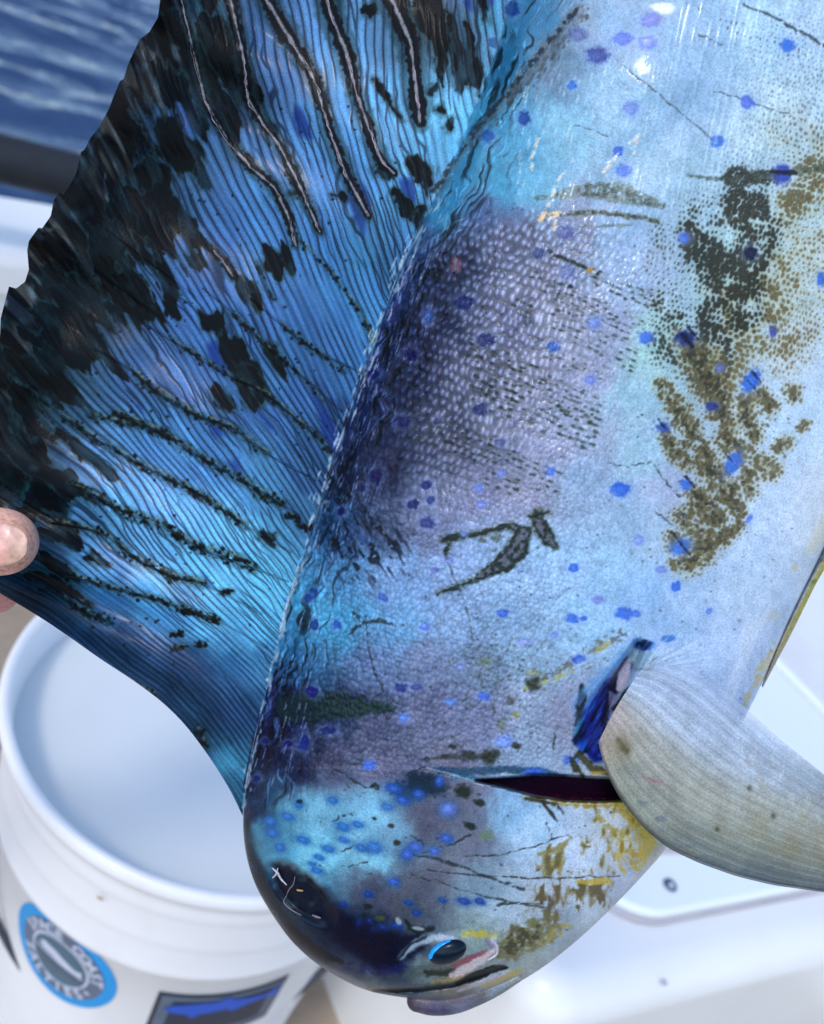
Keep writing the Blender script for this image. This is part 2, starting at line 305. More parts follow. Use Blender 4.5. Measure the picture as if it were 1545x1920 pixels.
    for i, (P, w, a) in enumerate(ROWS):
        stroke(P, w*1.8, (20, 66, 84), .45, 5, 6, 10, seed=i % 8, lim=fl, brk=.3)
        stroke(P, w*.9, (10, 20, 24), a, 1.2, 6, 4, seed=(i+3) % 8, brk=.50, h=.5, lim=fl, fin=w*.8)
        P2 = [(p[0]+2, p[1]-w*.9) for p in P]
        stroke(P2, w*.35, (110, 130, 96), .5, 1.5, 3, 6, seed=(i+5) % 8, brk=.5, lim=fl)
        for k in range(int(len(P)*7)):
            t = rng.rand()*(len(P)-1); j = int(t); f_ = t-j
            px = P[j][0]*(1-f_)+P[min(j+1, len(P)-1)][0]*f_+rng.randn()*w*.9; py = P[j][1]*(1-f_)+P[min(j+1, len(P)-1)][1]*f_+rng.randn()*w*.9
            blob(px, py, 1.5+rng.rand()*2.6, col=(8, 14, 20), a=.85, seed=k % 8, na=.5)
    # raised upper rays: dark band, pale crest
    for i, (P, W) in enumerate(UPRAYS):
        stroke(P, [v*1.9+2 for v in W], (24, 62, 82), .55, 5, 5, 12, seed=i, lim=fl)
        stroke(P, [v*1.15 for v in W], (14, 18, 30), .93, 2, 6, 6, seed=i+2, h=.5, lim=fl, fin=4)
    # random specks on the fin
    for k in range(260):
        px = rng.uniform(60, 800); py = rng.uniform(150, 1250)
        if px > np.interp(py, yb, xb)-25: continue
        blob(px, py, rng.uniform(1.2, 3.6), rng.uniform(1.2, 3), col=(8, 18, 30), a=.8, seed=k % 8, na=.4)
    # ---------- body pigment
    bl = 1-isf
    def hexdots(M, cd, ce, a=.95, rad=.42, FF=F):
        t = rad*np.clip(M, 0, 1.32)+(fbm(X/5, Y/5, 2, 2)-.5)*.18*(M > 0.02)
        m = ((1-ss(t-.07, t+.07, FF))*(M > .04)*bl)[..., None]*a
        k = ss(.55, 1.2, M)[..., None]
        col = (np.array(cd)/255.)*k+(np.array(ce)/255.)*(1-k)
        nonlocal C
        C = (C*(1-m)+col*m).astype(np.float32)
    def zone(parts, na=18, ns=22, seed=3):
        M = np.zeros_like(X)
        for P, W, v in parts:
            d, w_, _ = polydist(X, Y, P, W)
            M = np.maximum(M, v*(1-ss(-.45, 1., (d-w_)/(w_+1e-3))))
        n = fbm(X/ns, Y/ns, seed, 3)
        return M*np.clip(.05+1.7*n, 0, 1.4)*(M > 0)
    F3, ID3, _ = cells(9.0, 11.0, 2, .5)
    dark = zone([([(1385,345),(1395,380),(1420,430),(1410,480)],[26,36,34,28],1.5),([(1290,440),(1330,490),(1370,530),(1385,580)],[22,36,48,34],1.5),([(1380,340),(1450,330)],[14,12],1.4),
                 ([(1240,430),(1240,500)],[18,24],.6),([(1250,560),(1260,640),(1310,690)],[30,40,26],.85),([(1330,600),(1350,680)],[30,20],1.1),([(1290,650),(1320,710),(1350,760)],[14,26,16],1.6),([(1330,400),(1300,470)],[40,40],.7)])
    olive = zone([([(1545,300),(1500,350),(1480,400)],[26,30,24],1.15),([(1480,250),(1530,300)],[40,40],.55),([(1400,560),(1430,600),(1470,650)],[60,60,40],1.1),([(1480,460),(1540,520)],[60,50],.55),([(1450,500),(1500,600)],[50,40],.75),
                  ([(1380,640),(1380,700),(1400,740)],[46,40,24],1.0),([(1545,360),(1545,440)],[40,40],.6),([(1600,300),(1650,600)],[70,60],.6)], seed=5)
    FM = np.where(vn(X/60, Y/60, 2) > .1, F3, F)
    wash = np.clip(olive*.75, 0, 1)*bl*(.35+.5*fbm(X/9, Y/9, 4, 3)); C = (C*(1-wash[..., None]*.62)+np.array([.60, .55, .30])*(wash*.62)[..., None]).astype(np.float32)
    wash = np.clip(dark*.6, 0, 1)*bl*(.35+.5*fbm(X/9, Y/9, 6, 3)); C = (C*(1-wash[..., None]*.55)+np.array([.40, .46, .38])*(wash*.55)[..., None]).astype(np.float32)
    hexdots(olive, (92, 80, 34), (118, 106, 60), .90, .44, F3)
    
    hexdots(dark, (36, 42, 32), (48, 58, 50), .92, .47, F3)
    faint = zone([([(1480,100),(1500,200),(1450,300)],[70,80,80],.42),([(1150,150),(1250,180)],[60,60],.12)], seed=1)
    hexdots(faint, (90, 98, 108), (104, 118, 138), .7, .5, F3)
    up = zone([([(1090,30),(1000,140),(930,230)],[14,14,8],.6),([(1300,20),(1500,100)],[8,10],.4)], seed=2)
    hexdots(up, (40, 50, 50), (70, 84, 90), .8, .5)
    # brushed olive flakes lower right
    OLS = [([(1275,635),(1330,700),(1350,760),(1365,800)],[10,24,20,8]),([(1240,720),(1280,780),(1305,820)],[8,16,10]),([(1245,815),(1265,845),(1290,870)],[6,10,8]),([(1270,850),(1290,835)],[5,7]),([(1320,840),(1330,860)],[8,8]),
           ([(1320,855),(1345,895),(1370,930),(1385,960)],[12,22,18,8]),([(1365,820),(1385,845)],[16,18]),([(1395,760),(1400,790),(1415,815)],[14,16,10]),([(1430,740),(1445,765)],[8,10]),([(1485,735),(1490,745)],[9,7]),([(1425,870),(1445,880)],[12,12]),
           ([(1400,890),(1405,920)],[12,10]),([(1275,965),(1300,990),(1310,995)],[10,16,8]),([(1300,920),(1325,950),(1345,975)],[10,22,16]),([(1265,1015),(1285,1030)],[12,10]),([(1285,1055),(1310,1030),(1360,1000)],[16,20,12]),([(1300,1045),(1270,1055)],[14,10]),([(1370,1000),(1385,985)],[8,6]),([(1460,840),(1475,830)],[7,8]),([(1500,805),(1510,795)],[4,4])]
    zo = zone([(P, [v*1.25+3 for v in W], 1.15) for P, W in OLS], ns=12, seed=4)
    wash = np.clip(zo*.8, 0, 1)*bl; C = (C*(1-wash[..., None]*.45)+np.array([.56, .53, .30])*(wash*.45)[..., None]).astype(np.float32)
    hexdots(zo, (70, 64, 32), (96, 88, 44), .9, .46, F3)
    for i, (P, W) in enumerate(OLS):
        stroke(P, [v*1.1 for v in W], (128, 124, 72), .3, 3, 9, 9, seed=i % 8, brk=.45)
        stroke(P, W, (80, 74, 34), .6, 2, 9, 5, seed=(i+2) % 8, brk=.54)
        stroke(P, [v*.7 for v in W], (40, 40, 28), .8, 1.5, 8, 4, seed=(i+5) % 8, brk=.55)
        for k_ in range(10):
            j_ = rng.randint(len(P)); blob(P[j_][0]+rng.randn()*W[j_]*1.3, P[j_][1]+rng.randn()*W[j_]*1.3, rng.uniform(1.5, 4.5), rng.uniform(1.5, 3.5), (84, 80, 40), .8, 30, .4, .5, k_ % 8)
    # horizontal olive streaks
    for P, W, a in [([(1005,372),(1100,358),(1180,368),(1240,385)],[3,14,16,8],.6),([(1100,345),(1180,350)],[5,7],.5),([(1010,405),(1110,398),(1190,406),(1235,416)],[2,5,5,3],.9),([(1060,425),(1180,422)],[2,3],.5),([(1290,330),(1370,338),(1545,315)],[3,5,5],.6)]:
        stroke(P, W, (72, 92, 74), a, 2, 6, 9, seed=3, brk=.36)
        stroke(P, [v*.6 for v in W], (44, 62, 52), a, 2, 5, 5, seed=5, brk=.5)
    # wet warm glints, painted into the colour as pale and orange strokes
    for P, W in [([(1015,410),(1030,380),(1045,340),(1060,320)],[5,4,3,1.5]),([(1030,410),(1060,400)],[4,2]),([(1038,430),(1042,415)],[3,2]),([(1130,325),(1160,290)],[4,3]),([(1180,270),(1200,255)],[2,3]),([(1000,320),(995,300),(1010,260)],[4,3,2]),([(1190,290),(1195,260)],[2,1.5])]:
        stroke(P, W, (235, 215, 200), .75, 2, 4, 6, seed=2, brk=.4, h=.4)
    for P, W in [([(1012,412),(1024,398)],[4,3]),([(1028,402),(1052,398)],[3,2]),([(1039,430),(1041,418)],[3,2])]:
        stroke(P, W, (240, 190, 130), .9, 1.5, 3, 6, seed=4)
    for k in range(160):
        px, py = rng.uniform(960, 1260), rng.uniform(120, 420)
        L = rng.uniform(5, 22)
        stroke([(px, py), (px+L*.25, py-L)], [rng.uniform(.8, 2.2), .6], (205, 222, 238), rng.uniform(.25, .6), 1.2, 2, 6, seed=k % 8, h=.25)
    # beaded line where the back turns
    P = [(1085,22),(1040,75),(985,140),(940,195),(905,235),(875,275),(850,312),(832,345),(815,360)]
    stroke(P, [14,14,12,9,8,7,7,6,5], (92, 104, 116), .55, 5, 6, 10, seed=2)
    stroke([(p[0]-4, p[1]-3) for p in P], 5, (34, 46, 62), .85, 2, 5, 6, seed=5, brk=.42, h=-.3)
    stroke([(p[0]+12, p[1]+6) for p in P[:6]], 3, (60, 64, 70), .6, 2, 4, 6, seed=1, brk=.5)
    # dotted dark rows following the scales
    DR = [([(1027,470),(1100,505),(1130,520)],4.2,0),([(1110,515),(1160,540),(1222,562)],3.6,1),([(997,520),(1082,560),(1130,580),(1207,615)],3.2,1),([(1037,600),(1120,635),(1197,680)],3.6,2),([(882,645),(960,690),(1022,725),(1080,755),(1132,775)],3.6,2),
          ([(872,720),(957,745),(1022,785),(1070,810),(1122,822)],4.6,3),([(772,800),(847,820),(947,860),(1000,890),(1057,915)],3.6,2),([(912,895),(960,915),(992,935)],4,1),([(965,570),(1000,590)],4,1),([(1000,640),(1080,690),(1140,700)],2.6,1),([(1040,560),(1130,600),(1190,630)],2.8,1)]
    for i, (P, w, nr) in enumerate(DR):
        for k in range(-nr, nr+1):
            for s_ in range(len(P)-1):
                L = np.hypot(P[s_+1][0]-P[s_][0], P[s_+1][1]-P[s_][1]); n = max(1, int(L/13))
                for q_ in range(n):
                    t = (q_+rng.rand()*.5)/n
                    if rng.rand() < .2+.18*abs(k): continue
                    px = P[s_][0]+(P[s_+1][0]-P[s_][0])*t-k*3+rng.randn()*1.5; py = P[s_][1]+(P[s_+1][1]-P[s_][1])*t+k*11+rng.randn()*1.5
                    blob(px, py, w*rng.uniform(.9, 1.7), w*rng.uniform(.5, .85), (34, 52, 48), rng.uniform(.55, .95), 20, .4, .4, k % 8)
            P3 = [(p[0]-k*3, p[1]+k*11+2) for p in P]
            stroke(P3, 1.2, (70, 84, 80), .4, 1.2, 2, 8, seed=i % 8, brk=.45)
    stroke([(1045,480),(1085,496),(1104,505)], [3,4,3], (28, 44, 30), .9, 1.5, 2, 6); blob(1106, 506, 6, 5, (200, 140, 50), .9); blob(870+200, 537, 5, 4, (15, 22, 50), .9)
    blob(855, 497, 10, 14, (170, 50, 50), .8, 0, .2, .15); blob(855, 497, 6, 10, (90, 90, 140), .95, 0, .3, .1)
    # dark figure-like flakes
    def flake(P, W, inn=True, i=0):
        stroke(P, [v+3 for v in W], (60, 84, 78), .6, 3, 5, 7, seed=i)
        stroke(P, W, (24, 42, 44), .95, 1.5, 5, 6, seed=i+1, h=.4)
        if inn: stroke(P, [v*.55 for v in W], (92, 98, 124), .8, 1.5, 4, 5, seed=i+2, brk=.42)
    flake([(832,1012),(860,1004),(900,1000),(960,984)], [5,6,4,5], False, 1)
    flake([(962,988),(982,1000),(970,1030),(945,1055),(915,1072),(885,1090)], [6,14,20,17,9,4], True, 2)
    flake([(1008,962),(1012,985),(1028,1010),(1042,1026)], [9,13,13,5], True, 3)
    flake([(995,968),(1028,960)], [4,4], False, 4); flake([(845,1018),(836,1032),(838,1045)], [3,4,2], False, 5)
    flake([(882,1090),(850,1102),(820,1112)], [3,3.5,2.5], False, 6); stroke([(905,1010),(940,1005),(925,1030)], [7,7,5], (60, 78, 66), .7, 2, 6, 6, brk=.4)
    stroke([(836,1040),(850,1080),(866,1115),(880,1160),(886,1200)], [1.6]*5, (50, 70, 84), .8, 1.2, 2, 8, brk=.3)
    # green brush mark near the forehead
    stroke([(545,1325),(600,1325),(650,1322),(735,1330)], [28,26,22,6], (12, 44, 58), .92, 4, 12, 9, seed=4)
    for k in range(70):
        px = rng.uniform(590, 735); py = 1330+rng.randn()*16*(1-(px-590)/200)
        stroke([(px, py), (px+14, py-7)], [2, 1], (22, 64, 62), .6, 1.2, 1, 6)
    # scratches and thin strands
    SC = [([(657,1190),(668,1175),(690,1165),(712,1162),(742,1176)],[2.5,4,3,3.4,1.5]),([(662,1148),(670,1158),(676,1165)],[2,4,2]),([(685,1165),(688,1200),(693,1230),(705,1270),(722,1300),(745,1318)],[1,1.6,1.3,2.2,1.2,1]),
          ([(600,1425),(640,1450),(680,1475),(700,1478)],[1.2,1.6,1.6,1.6]),([(672,1422),(682,1440),(692,1448)],[2,4.5,3]),([(620,1430),(680,1436),(710,1452)],[1,1.2,1]),([(700,1475),(706,1474)],[5,5]),
          ([(1040,1375),(1042,1390),(1036,1410)],[1.5,2.4,1.2]),([(1222,868),(1250,905),(1272,930)],[1.4,1.8,3]),([(1230,960),(1262,985)],[1.4,1.4]),([(1370,950),(1405,967)],[2,1.4]),([(1310,65),(1352,85)],[1,1.4]),([(1150,105),(1200,150),(1300,230),(1340,265)],[1,1.3,1.2,1]),
          ([(1340,170),(1400,190),(1480,215)],[1,1.6,2]),([(1080,235),(1140,255)],[1.2,1.5]),([(1395,10),(1450,30),(1500,60),(1545,85)],[2,3,4,3]),([(1140,870),(1170,875),(1220,866)],[1,1.2,1]),([(760,1450),(800,1440)],[1.2,1.5]),
          ([(623,1540),(645,1530),(663,1523)],[1.5,2.6,1.6]),([(640,1596),(665,1587)],[1,1.4]),([(640,1626),(690,1615)],[1,1.3]),([(770,1566),(785,1576),(795,1588)],[1.5,2.2,1.5]),
          ([(775,1605),(830,1612),(880,1632),(930,1650),(985,1668)],[2,4,3,3,4]),([(870,1605),(920,1604),(990,1590),(1040,1573),(1075,1562)],[1,1.5,1.6,1.8,1.2]),([(800,1630),(900,1643),(1000,1648),(1100,1643),(1160,1644)],[1.2,2.2,2,2.4,1.4]),
          ([(770,1640),(860,1665),(940,1690),(1010,1698)],[1,1.6,2,2]),([(935,1698),(960,1692),(1020,1702)],[3,2,2]),([(790,1600),(850,1585),(880,1565)],[1,2,2]),([(1040,1500),(1055,1525),(1063,1540)],[1.5,3,1.2]),([(1025,1542),(1034,1575)],[1.2,1.4])]
    for i, (P, W) in enumerate(SC):
        Q = resample_(P, max(4, len(P)*4)); Q = [(a_[0]+rng.randn()*1.6, a_[1]+rng.randn()*1.6) for a_ in Q]; wq = np.interp(np.linspace(0, 1, len(Q)), np.linspace(0, 1, len(W)), W)
        stroke(Q, [v*rng.uniform(.5, 1.15) for v in wq], (30, 42, 50), .78, 1., 1.6, 6, seed=i % 8, h=-.25, brk=.28)
    # dark specks
    for k in range(900):
        px = rng.uniform(560, 1500); py = rng.uniform(380, 1780)
        if px < np.interp(py, yb, xb)+20: continue
        s_ = rng.uniform(.8, 2.3); blob(px, py, s_*1.3, s_, (36, 46, 60), rng.uniform(.25, .75), 25, .5, .4, k % 8)
    for k in range(420):
        px = rng.normal(960, 80); py = rng.normal(1270, 60)
        s_ = rng.uniform(1, 2.6); blob(px, py, s_*1.3, s_, (48, 66, 64), rng.uniform(.3, .7), -30, .5, .4, k % 8)
    stroke([(1000,1283),(1040,1262),(1085,1232),(1130,1205),(1165,1190)], [10,7,6,10,10], (70, 76, 62), .75, 2, 8, 6, brk=.5)
    stroke([(985,1290),(1035,1275),(1070,1258)], [4,4,3], (160, 160, 60), .7, 2, 3, 6, brk=.35)
    stroke([(1120,1220),(1140,1208)], [5,6], (160, 150, 80), .7, 2, 4, 6)
    blob(1000, 1282, 13, 15, (28, 42, 38), .85, 0, .4, .4); blob(958, 1315, 9, 7, (50, 60, 52), .7); blob(967, 1340, 7, 6, (130, 130, 50), .7); blob(910, 1240, 14, 8, (88, 108, 80), .5); blob(940, 1360, 8, 12, (80, 96, 84), .6); blob(1000, 1262, 14, 8, (120, 128, 80), .5)
    # blue spots
    B1 = (16, 96, 222); B2 = (20, 40, 140); B3 = (118, 128, 215); B4 = (60, 110, 225)
    SP = [(1165,918,20,13,0,B1),(1375,868,13,23,30,B1),(1408,716,15,24,30,B1),(1478,84,14,13,0,B1),(1467,327,15,19,0,(40,60,180)),(1285,635,18,14,0,(14,40,130)),(1212,633,14,11,0,B1),(1038,650,12,11,0,B1),(1276,1025,20,15,-20,B1),(1285,908,12,11,0,B1),(1268,1100,9,11,30,B1),(1253,1197,13,7,-10,(10,100,200)),
          (1170,1150,17,12,0,B1),(1192,1151,9,7,0,B1),(1074,1160,14,9,0,B1),(1094,1160,7,5,0,B1),(942,1150,11,7,0,B1),(1076,1065,11,8,0,B1),(1168,320,15,12,0,B4),(1160,283,9,9,0,B1),(983,222,13,13,0,(14,80,170)),(915,256,12,13,0,(18,90,180)),(1073,160,9,9,0,(40,120,210)),
          (1215,80,16,15,0,B4),(1168,72,18,13,0,B4),(1121,104,22,17,0,(50,80,170)),(1085,65,18,13,0,(92,104,160)),(1222,37,20,14,0,B3),(1183,203,15,13,0,(120,140,215)),(1402,191,14,13,0,(80,110,220)),(1345,265,13,12,0,(70,130,220)),(1283,447,12,10,0,B4),(1408,474,13,14,0,(8,22,60)),(1450,622,8,11,0,(40,50,150)),
          (1335,762,12,9,0,(26,40,140)),(1243,802,14,10,0,(34,76,170)),(1350,690,8,7,0,(90,100,180)),(1060,437,18,13,0,(92,98,180)),(1010,474,12,11,0,(50,66,150)),(1065,512,16,14,0,(110,118,190)),(870,567,18,14,0,B2),(803,592,9,16,0,(24,80,190)),(912,637,17,12,0,(30,48,140)),(1115,605,14,12,0,(100,130,220)),(1107,712,11,9,0,B3),
          (900,768,14,12,0,(44,58,140)),(1032,884,9,9,0,B4),(770,665,14,13,0,(6,6,120)),(755,790,15,12,0,(8,10,110)),(705,893,12,15,0,(8,8,96)),(800,910,10,9,0,B2),(802,980,15,12,0,(40,58,140)),(775,945,12,9,0,(24,36,120)),(808,938,8,8,0,B2),(898,915,10,8,0,(100,120,215)),(902,946,8,8,0,B3),(938,830,9,7,0,(80,80,160)),(940,888,8,7,0,B3),
          (1197,1012,12,10,0,(120,150,220)),(1210,1210,17,9,0,(16,90,210)),(1085,1235,14,8,-15,(30,70,190)),(1330,1146,8,5,-30,B4),(1405,973,5,10,30,B4),(718,1120,12,7,20,(30,80,190)),(630,1172,9,9,0,(16,90,190)),(587,1112,8,10,0,(14,70,160)),(578,1122,7,8,0,(14,60,150)),(590,1170,8,12,0,(10,70,150)),(797,1175,9,8,0,B4),(585,1297,13,10,30,(16,20,130)),(570,1392,12,16,0,(14,40,140)),(616,1370,16,8,0,(16,36,120)),
          (907,1306,12,9,0,B4),(757,1346,11,9,0,(80,130,230)),(845,1316,12,6,0,(90,140,225)),(752,1290,14,8,0,(50,60,140)),(780,1288,12,6,0,(56,66,150)),(692,1435,13,10,0,(60,110,220)),(985,1203,16,7,0,(140,150,210)),(1040,1190,9,6,0,(120,140,210)),(945,1390,18,12,0,(120,150,225)),(1070,1425,16,8,0,(30,90,220)),(1540,524,9,13,0,B1),(1120,1125,12,8,0,(110,120,200)),(1240,1068,10,7,0,(120,140,210)),(960,15,14,16,0,(14,70,160)),(925,80,10,10,0,(14,90,160)),(640,960,8,9,0,(8,14,90)),(678,915,8,8,0,(10,14,90)),(700,700,12,10,0,(10,16,100)),(540,1395,8,6,0,(16,16,120)),(498,1390,7,6,0,(14,14,110)),(482,1460,7,7,0,(12,20,120)),(680,1010,10,9,0,(14,70,140)),(820,790,8,7,0,(40,50,130)),(870,1000,7,6,0,(100,120,200)),(842,1050,8,7,0,(120,130,200)),(815,1068,9,6,0,(110,110,180)),(865,1250,8,6,0,(130,140,200))]
    for i, (x_, y_, rx, ry, an, c) in enumerate(SP):
        blob(x_, y_, rx*1.45, ry*1.45, (130, 160, 225), .35, an, .6, .2, i % 8)
        sa_ = (.95, .8, .9, .7, .85)[i % 5]; blob(x_, y_, rx*.95, ry*.95, tuple(v*f_ for v, f_ in zip(c, (.72, .84, .95))), sa_, an, .30, .38, i % 8)
        blob(x_-rx*.2, y_+ry*.1, rx*.5, ry*.5, tuple(min(255, v+22) for v in c), .5, an, .5, .2, i % 8)
    for x_, y_, w_ in [(1270,1010,2),(1285,1030,2.5),(1290,640,5),(1300,625,4),(1245,800,2),(1370,862,1.5),(1420,708,2),(1412,725,1.5),(1295,905,3)]:
        stroke([(x_-10, y_-12), (x_+8, y_+10)], [w_, w_*.6], (10, 16, 50), .85, 1.2, 3, 5)
    stroke([(1448,322),(1490,324)], [4,5], (24, 26, 40), .85, 2, 3, 6)
    HSP = [(560,1508,11,8),(624,1501,11,7),(540,1531,14,8),(508,1541,14,11),(511,1562,14,10),(568,1575,15,8),(525,1589,11,9),(616,1592,13,7),(644,1550,16,9),(672,1546,12,7),(645,1575,12,6),(678,1590,15,7),(702,1589,17,12),(598,1608,11,6),(595,1633,12,6),(586,1620,8,4),(476,1627,10,8),(738,1654,13,8),(726,1513,13,8),(739,1479,18,10),(755,1501,15,9),(785,1489,12,10),(824,1465,9,12),(840,1517,17,15),(837,1572,14,9),(779,1589,17,12),(763,1602,14,12),(815,1596,12,9),(690,1677,9,7),(644,1696,9,6),(671,1735,8,12),(697,1744,11,8),(717,1738,12,7),(744,1736,13,7),(693,1727,6,5),(767,1693,10,6),(781,1712,10,6),(870,1690,14,8),(900,1690,12,7),(830,1688,9,5)]
    blob(800, 1470, 42, 22, (14, 40, 66), .85, 15, .4, .3, 2); blob(760, 1485, 30, 18, (12, 50, 100), .6, 15, .4, .3, 3)
    for i, (x_, y_, rx, ry) in enumerate(HSP):
        c = (24, 110, 205) if x_ < 730 and y_ < 1640 else (36, 92, 214)
        if y_ > 1660 or x_ < 480: c = (14, 62, 180)
        if i in (23,): c = (86, 124, 228)
        blob(x_, y_, rx*1.35, ry*1.4, (20, 80, 150), .4, 15, .6, .2, i % 8); blob(x_, y_, rx*.88, ry*.85, tuple(v*.9 for v in c), .80, 18, .30, .26, i % 8)
        blob(x_-1, y_-1, rx*.4, ry*.4, tuple(min(255, v+34) for v in c), .5, 18, .6, .1, i % 8)
    blob(561, 1503, 6, 4, (20, 40, 50), .8)
    for x_, y_, rx, ry in [(702,1535,5,3),(732,1548,6,5),(744,1580,7,6),(690,1700,7,5),(683,1714,4,3),(870,1483,16,12),(900,1505,12,6),(882,1548,12,7),(880,1415,14,8),(968,1398,9,7),(848,1400,7,4)]:
        blob(x_, y_, rx, ry, (26, 38, 36), .85, 15, .4, .4, 2)
    blob(912, 1565, 14, 10, (96, 124, 90), .6); blob(712, 1722, 10, 5, (96, 104, 40), .6)
    # head: gill cover edge, slit surroundings
    stroke([(790,1425),(850,1418),(910,1420),(930,1412)], [3,5,6,8], (40, 50, 56), .8, 3, 5, 8, seed=1); blob(917, 1420, 14, 13, (26, 40, 34), .85, 0, .4, .3)
    stroke([(815,1443),(870,1448),(950,1442),(1010,1446),(1060,1455)], [5,8,7,6,3], (10, 62, 104), .85, 3, 4, 9, seed=3); stroke([(850,1455),(895,1462)], [6,5], (30, 110, 150), .8, 3, 3, 8)
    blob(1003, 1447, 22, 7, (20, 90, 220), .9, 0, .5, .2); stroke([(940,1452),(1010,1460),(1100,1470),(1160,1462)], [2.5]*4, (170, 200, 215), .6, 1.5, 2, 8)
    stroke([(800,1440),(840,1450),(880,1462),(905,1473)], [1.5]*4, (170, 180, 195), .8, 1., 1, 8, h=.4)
    stroke([(1100,1395),(1090,1410),(1078,1420)], [5,6,3], (22, 34, 34), .85, 1.5, 2, 7)
    stroke([(1070,1420),(1080,1440),(1095,1455)], [3,8,2], (36, 46, 24), .9, 2, 4, 7); stroke([(1085,1415),(1110,1440),(1140,1450)], [5,8,4], (52, 58, 30), .9, 2, 4, 7); stroke([(1110,1450),(1150,1447)], [4,3], (176, 140, 50), .8, 2, 3, 7)
    blob(1050, 1340, 20, 34, (104, 112, 150), .5, 0, .6, .2)
    # pectoral root: deep blue hollow
    stroke([(1195,1205),(1165,1250),(1130,1290),(1105,1320)], [10,22,26,30], (40, 120, 205), .55, 9, 6, 12, seed=1)
    stroke([(1197,1212),(1170,1255),(1140,1300),(1115,1345),(1110,1385),(1120,1412)], [3,10,17,26,27,16], (14, 40, 176), .95, 5, 5, 12, seed=2)
    stroke([(1092,1290),(1086,1340),(1082,1385)], [7,9,8], (14, 60, 110), .85, 4, 4, 9, seed=3)
    stroke([(1080,1390),(1100,1405),(1125,1415)], [7,9,8], (14, 50, 190), .9, 4, 3, 9)
    stroke([(1198,1208),(1180,1240),(1155,1280),(1140,1320),(1130,1360)], [3,9,12,8,4], (8, 14, 52), .92, 2.5, 3, 9, seed=4)
    stroke([(1180,1238),(1170,1265),(1162,1290)], [4,11,6], (176, 172, 200), .9, 2, 2, 9); stroke([(1142,1298),(1150,1310),(1145,1330)], [3,8,3], (110, 116, 170), .7, 2, 3, 6)
    stroke([(1225,1245),(1205,1272),(1175,1300),(1150,1330)], [3,6,6,4], (20, 24, 40), .9, 2, 3, 9); stroke([(1222,1255),(1206,1265)], [3,3], (150, 120, 40), .7, 2, 2, 9)
    stroke([(1188,1225),(1200,1240),(1220,1235)], [12,16,13], (120, 160, 190), .9, 4, 2, 9); blob(1210, 1210, 17, 9, (20, 84, 200), .9)
    stroke([(1183,1245),(1192,1256),(1210,1254)], [2.5,2.5,2.5], (70, 100, 130), .6, 2, 1, 9)
    sl = sub(1070, 1190, 1240, 1430); x, y = X[sl], Y[sl]
    bm_ = (C[sl][..., 2] > .45)*(C[sl][..., 0] < .22)
    k_ = fbm((x*.85+y*.5)/7, (y*.85-x*.5)/38, 3, 3); C[sl] = C[sl]*(1-(bm_*.62*ss(.50, .66, k_))[..., None])+(bm_*ss(.58, .75, 1-k_))[..., None]*np.array([.03, .22, .24])
    # cheek: mirror flakes and yellow bars
    YL = (150, 128, 40); YB = (190, 160, 40)
    def bars(x0, y0, x1, y1, n, wmin, wmax, col, a=.85, seed=0, lo=.5, skew=.05):
        sl = sub(x0-10, y0-10, x1+10, y1+10); x, y = X[sl], Y[sl]
        b = vn((x+y*skew)/wmax*1.3+seed*7, y/26, seed); m_ = ss(lo-.03, lo+.17, b+(vn(x/4, y/7, seed+1)-.5)*.30)
        en = ss(0, 14, x-x0+(vn(x/9, y/9, 3)-.5)*24)*ss(0, 14, x1-x+(vn(x/9, y/9, 4)-.5)*24)*ss(0, 10, y-y0+(vn(x/5, y/9, 5)-.5)*34)*ss(0, 10, y1-y+(vn(x/5, y/9, 6)-.5)*34)
        mix(sl, m_*en*(.55+.6*fbm(x/5, y/9, seed+3, 2)), col, a)
        mix(sl, m_*en*ss(lo+.18, lo+.34, b), tuple(v*.62 for v in col), .7)
    stroke([(985,1495),(1030,1500),(1080,1505),(1130,1508),(1180,1515),(1215,1560)], [3,6,7,8,12,16], YL, .85, 3, 8, 9, seed=1, brk=.36)
    stroke([(1150,1500),(1190,1530),(1215,1580),(1195,1620)], [10,16,18,10], YB, .8, 4, 8, 9, seed=3, brk=.34)
    stroke([(1100,1510),(1150,1560),(1190,1610)], [5,9,12], YL, .7, 3, 10, 6, seed=6, brk=.52)
    stroke([(985,1497),(1010,1500),(1040,1508)], [3,5,3], (52, 50, 24), .9, 2, 4, 6)
    stroke([(1015,1503),(1030,1520),(1045,1540)], [2,4,1.5], (30, 36, 34), .9, 1.5, 2, 6)
    bars(1000, 1585, 1075, 1645, 8, 4, 11, (138, 124, 62), .92, 1, .36)
    stroke([(1010,1602),(1045,1592),(1072,1570)], [3,6,3], (130, 120, 60), .8, 2, 4, 6)
    bars(1080, 1570, 1112, 1642, 3, 4, 10, (140, 124, 44), .9, 2, .40); bars(1124, 1560, 1150, 1642, 3, 4, 11, (140, 122, 40), .9, 3, .40); bars(1150, 1545, 1192, 1640, 4, 4, 10, YB, .85, 5, .42); bars(1110, 1505, 1200, 1580, 8, 5, 12, YL, .6, 6, .56)
    bars(990, 1652, 1150, 1700, 12, 4, 10, (122, 108, 66), .85, 4, .38); bars(1010, 1680, 1060, 1730, 5, 4, 9, (110, 100, 92), .8, 7, .40); stroke([(1085,1655),(1140,1652)], [4,6], YB, .8, 2, 3, 7)
    bars(930, 1700, 1040, 1760, 10, 5, 9, (120, 116, 88), .6, 2, .52)
    stroke([(1030,1738),(960,1775),(930,1792)], [26,24,12], (104, 98, 52), .75, 5, 14, 9, seed=3, brk=.36); stroke([(1000,1745),(960,1775)], [16,16], (58, 58, 40), .8, 3, 12, 6, seed=5, brk=.44)
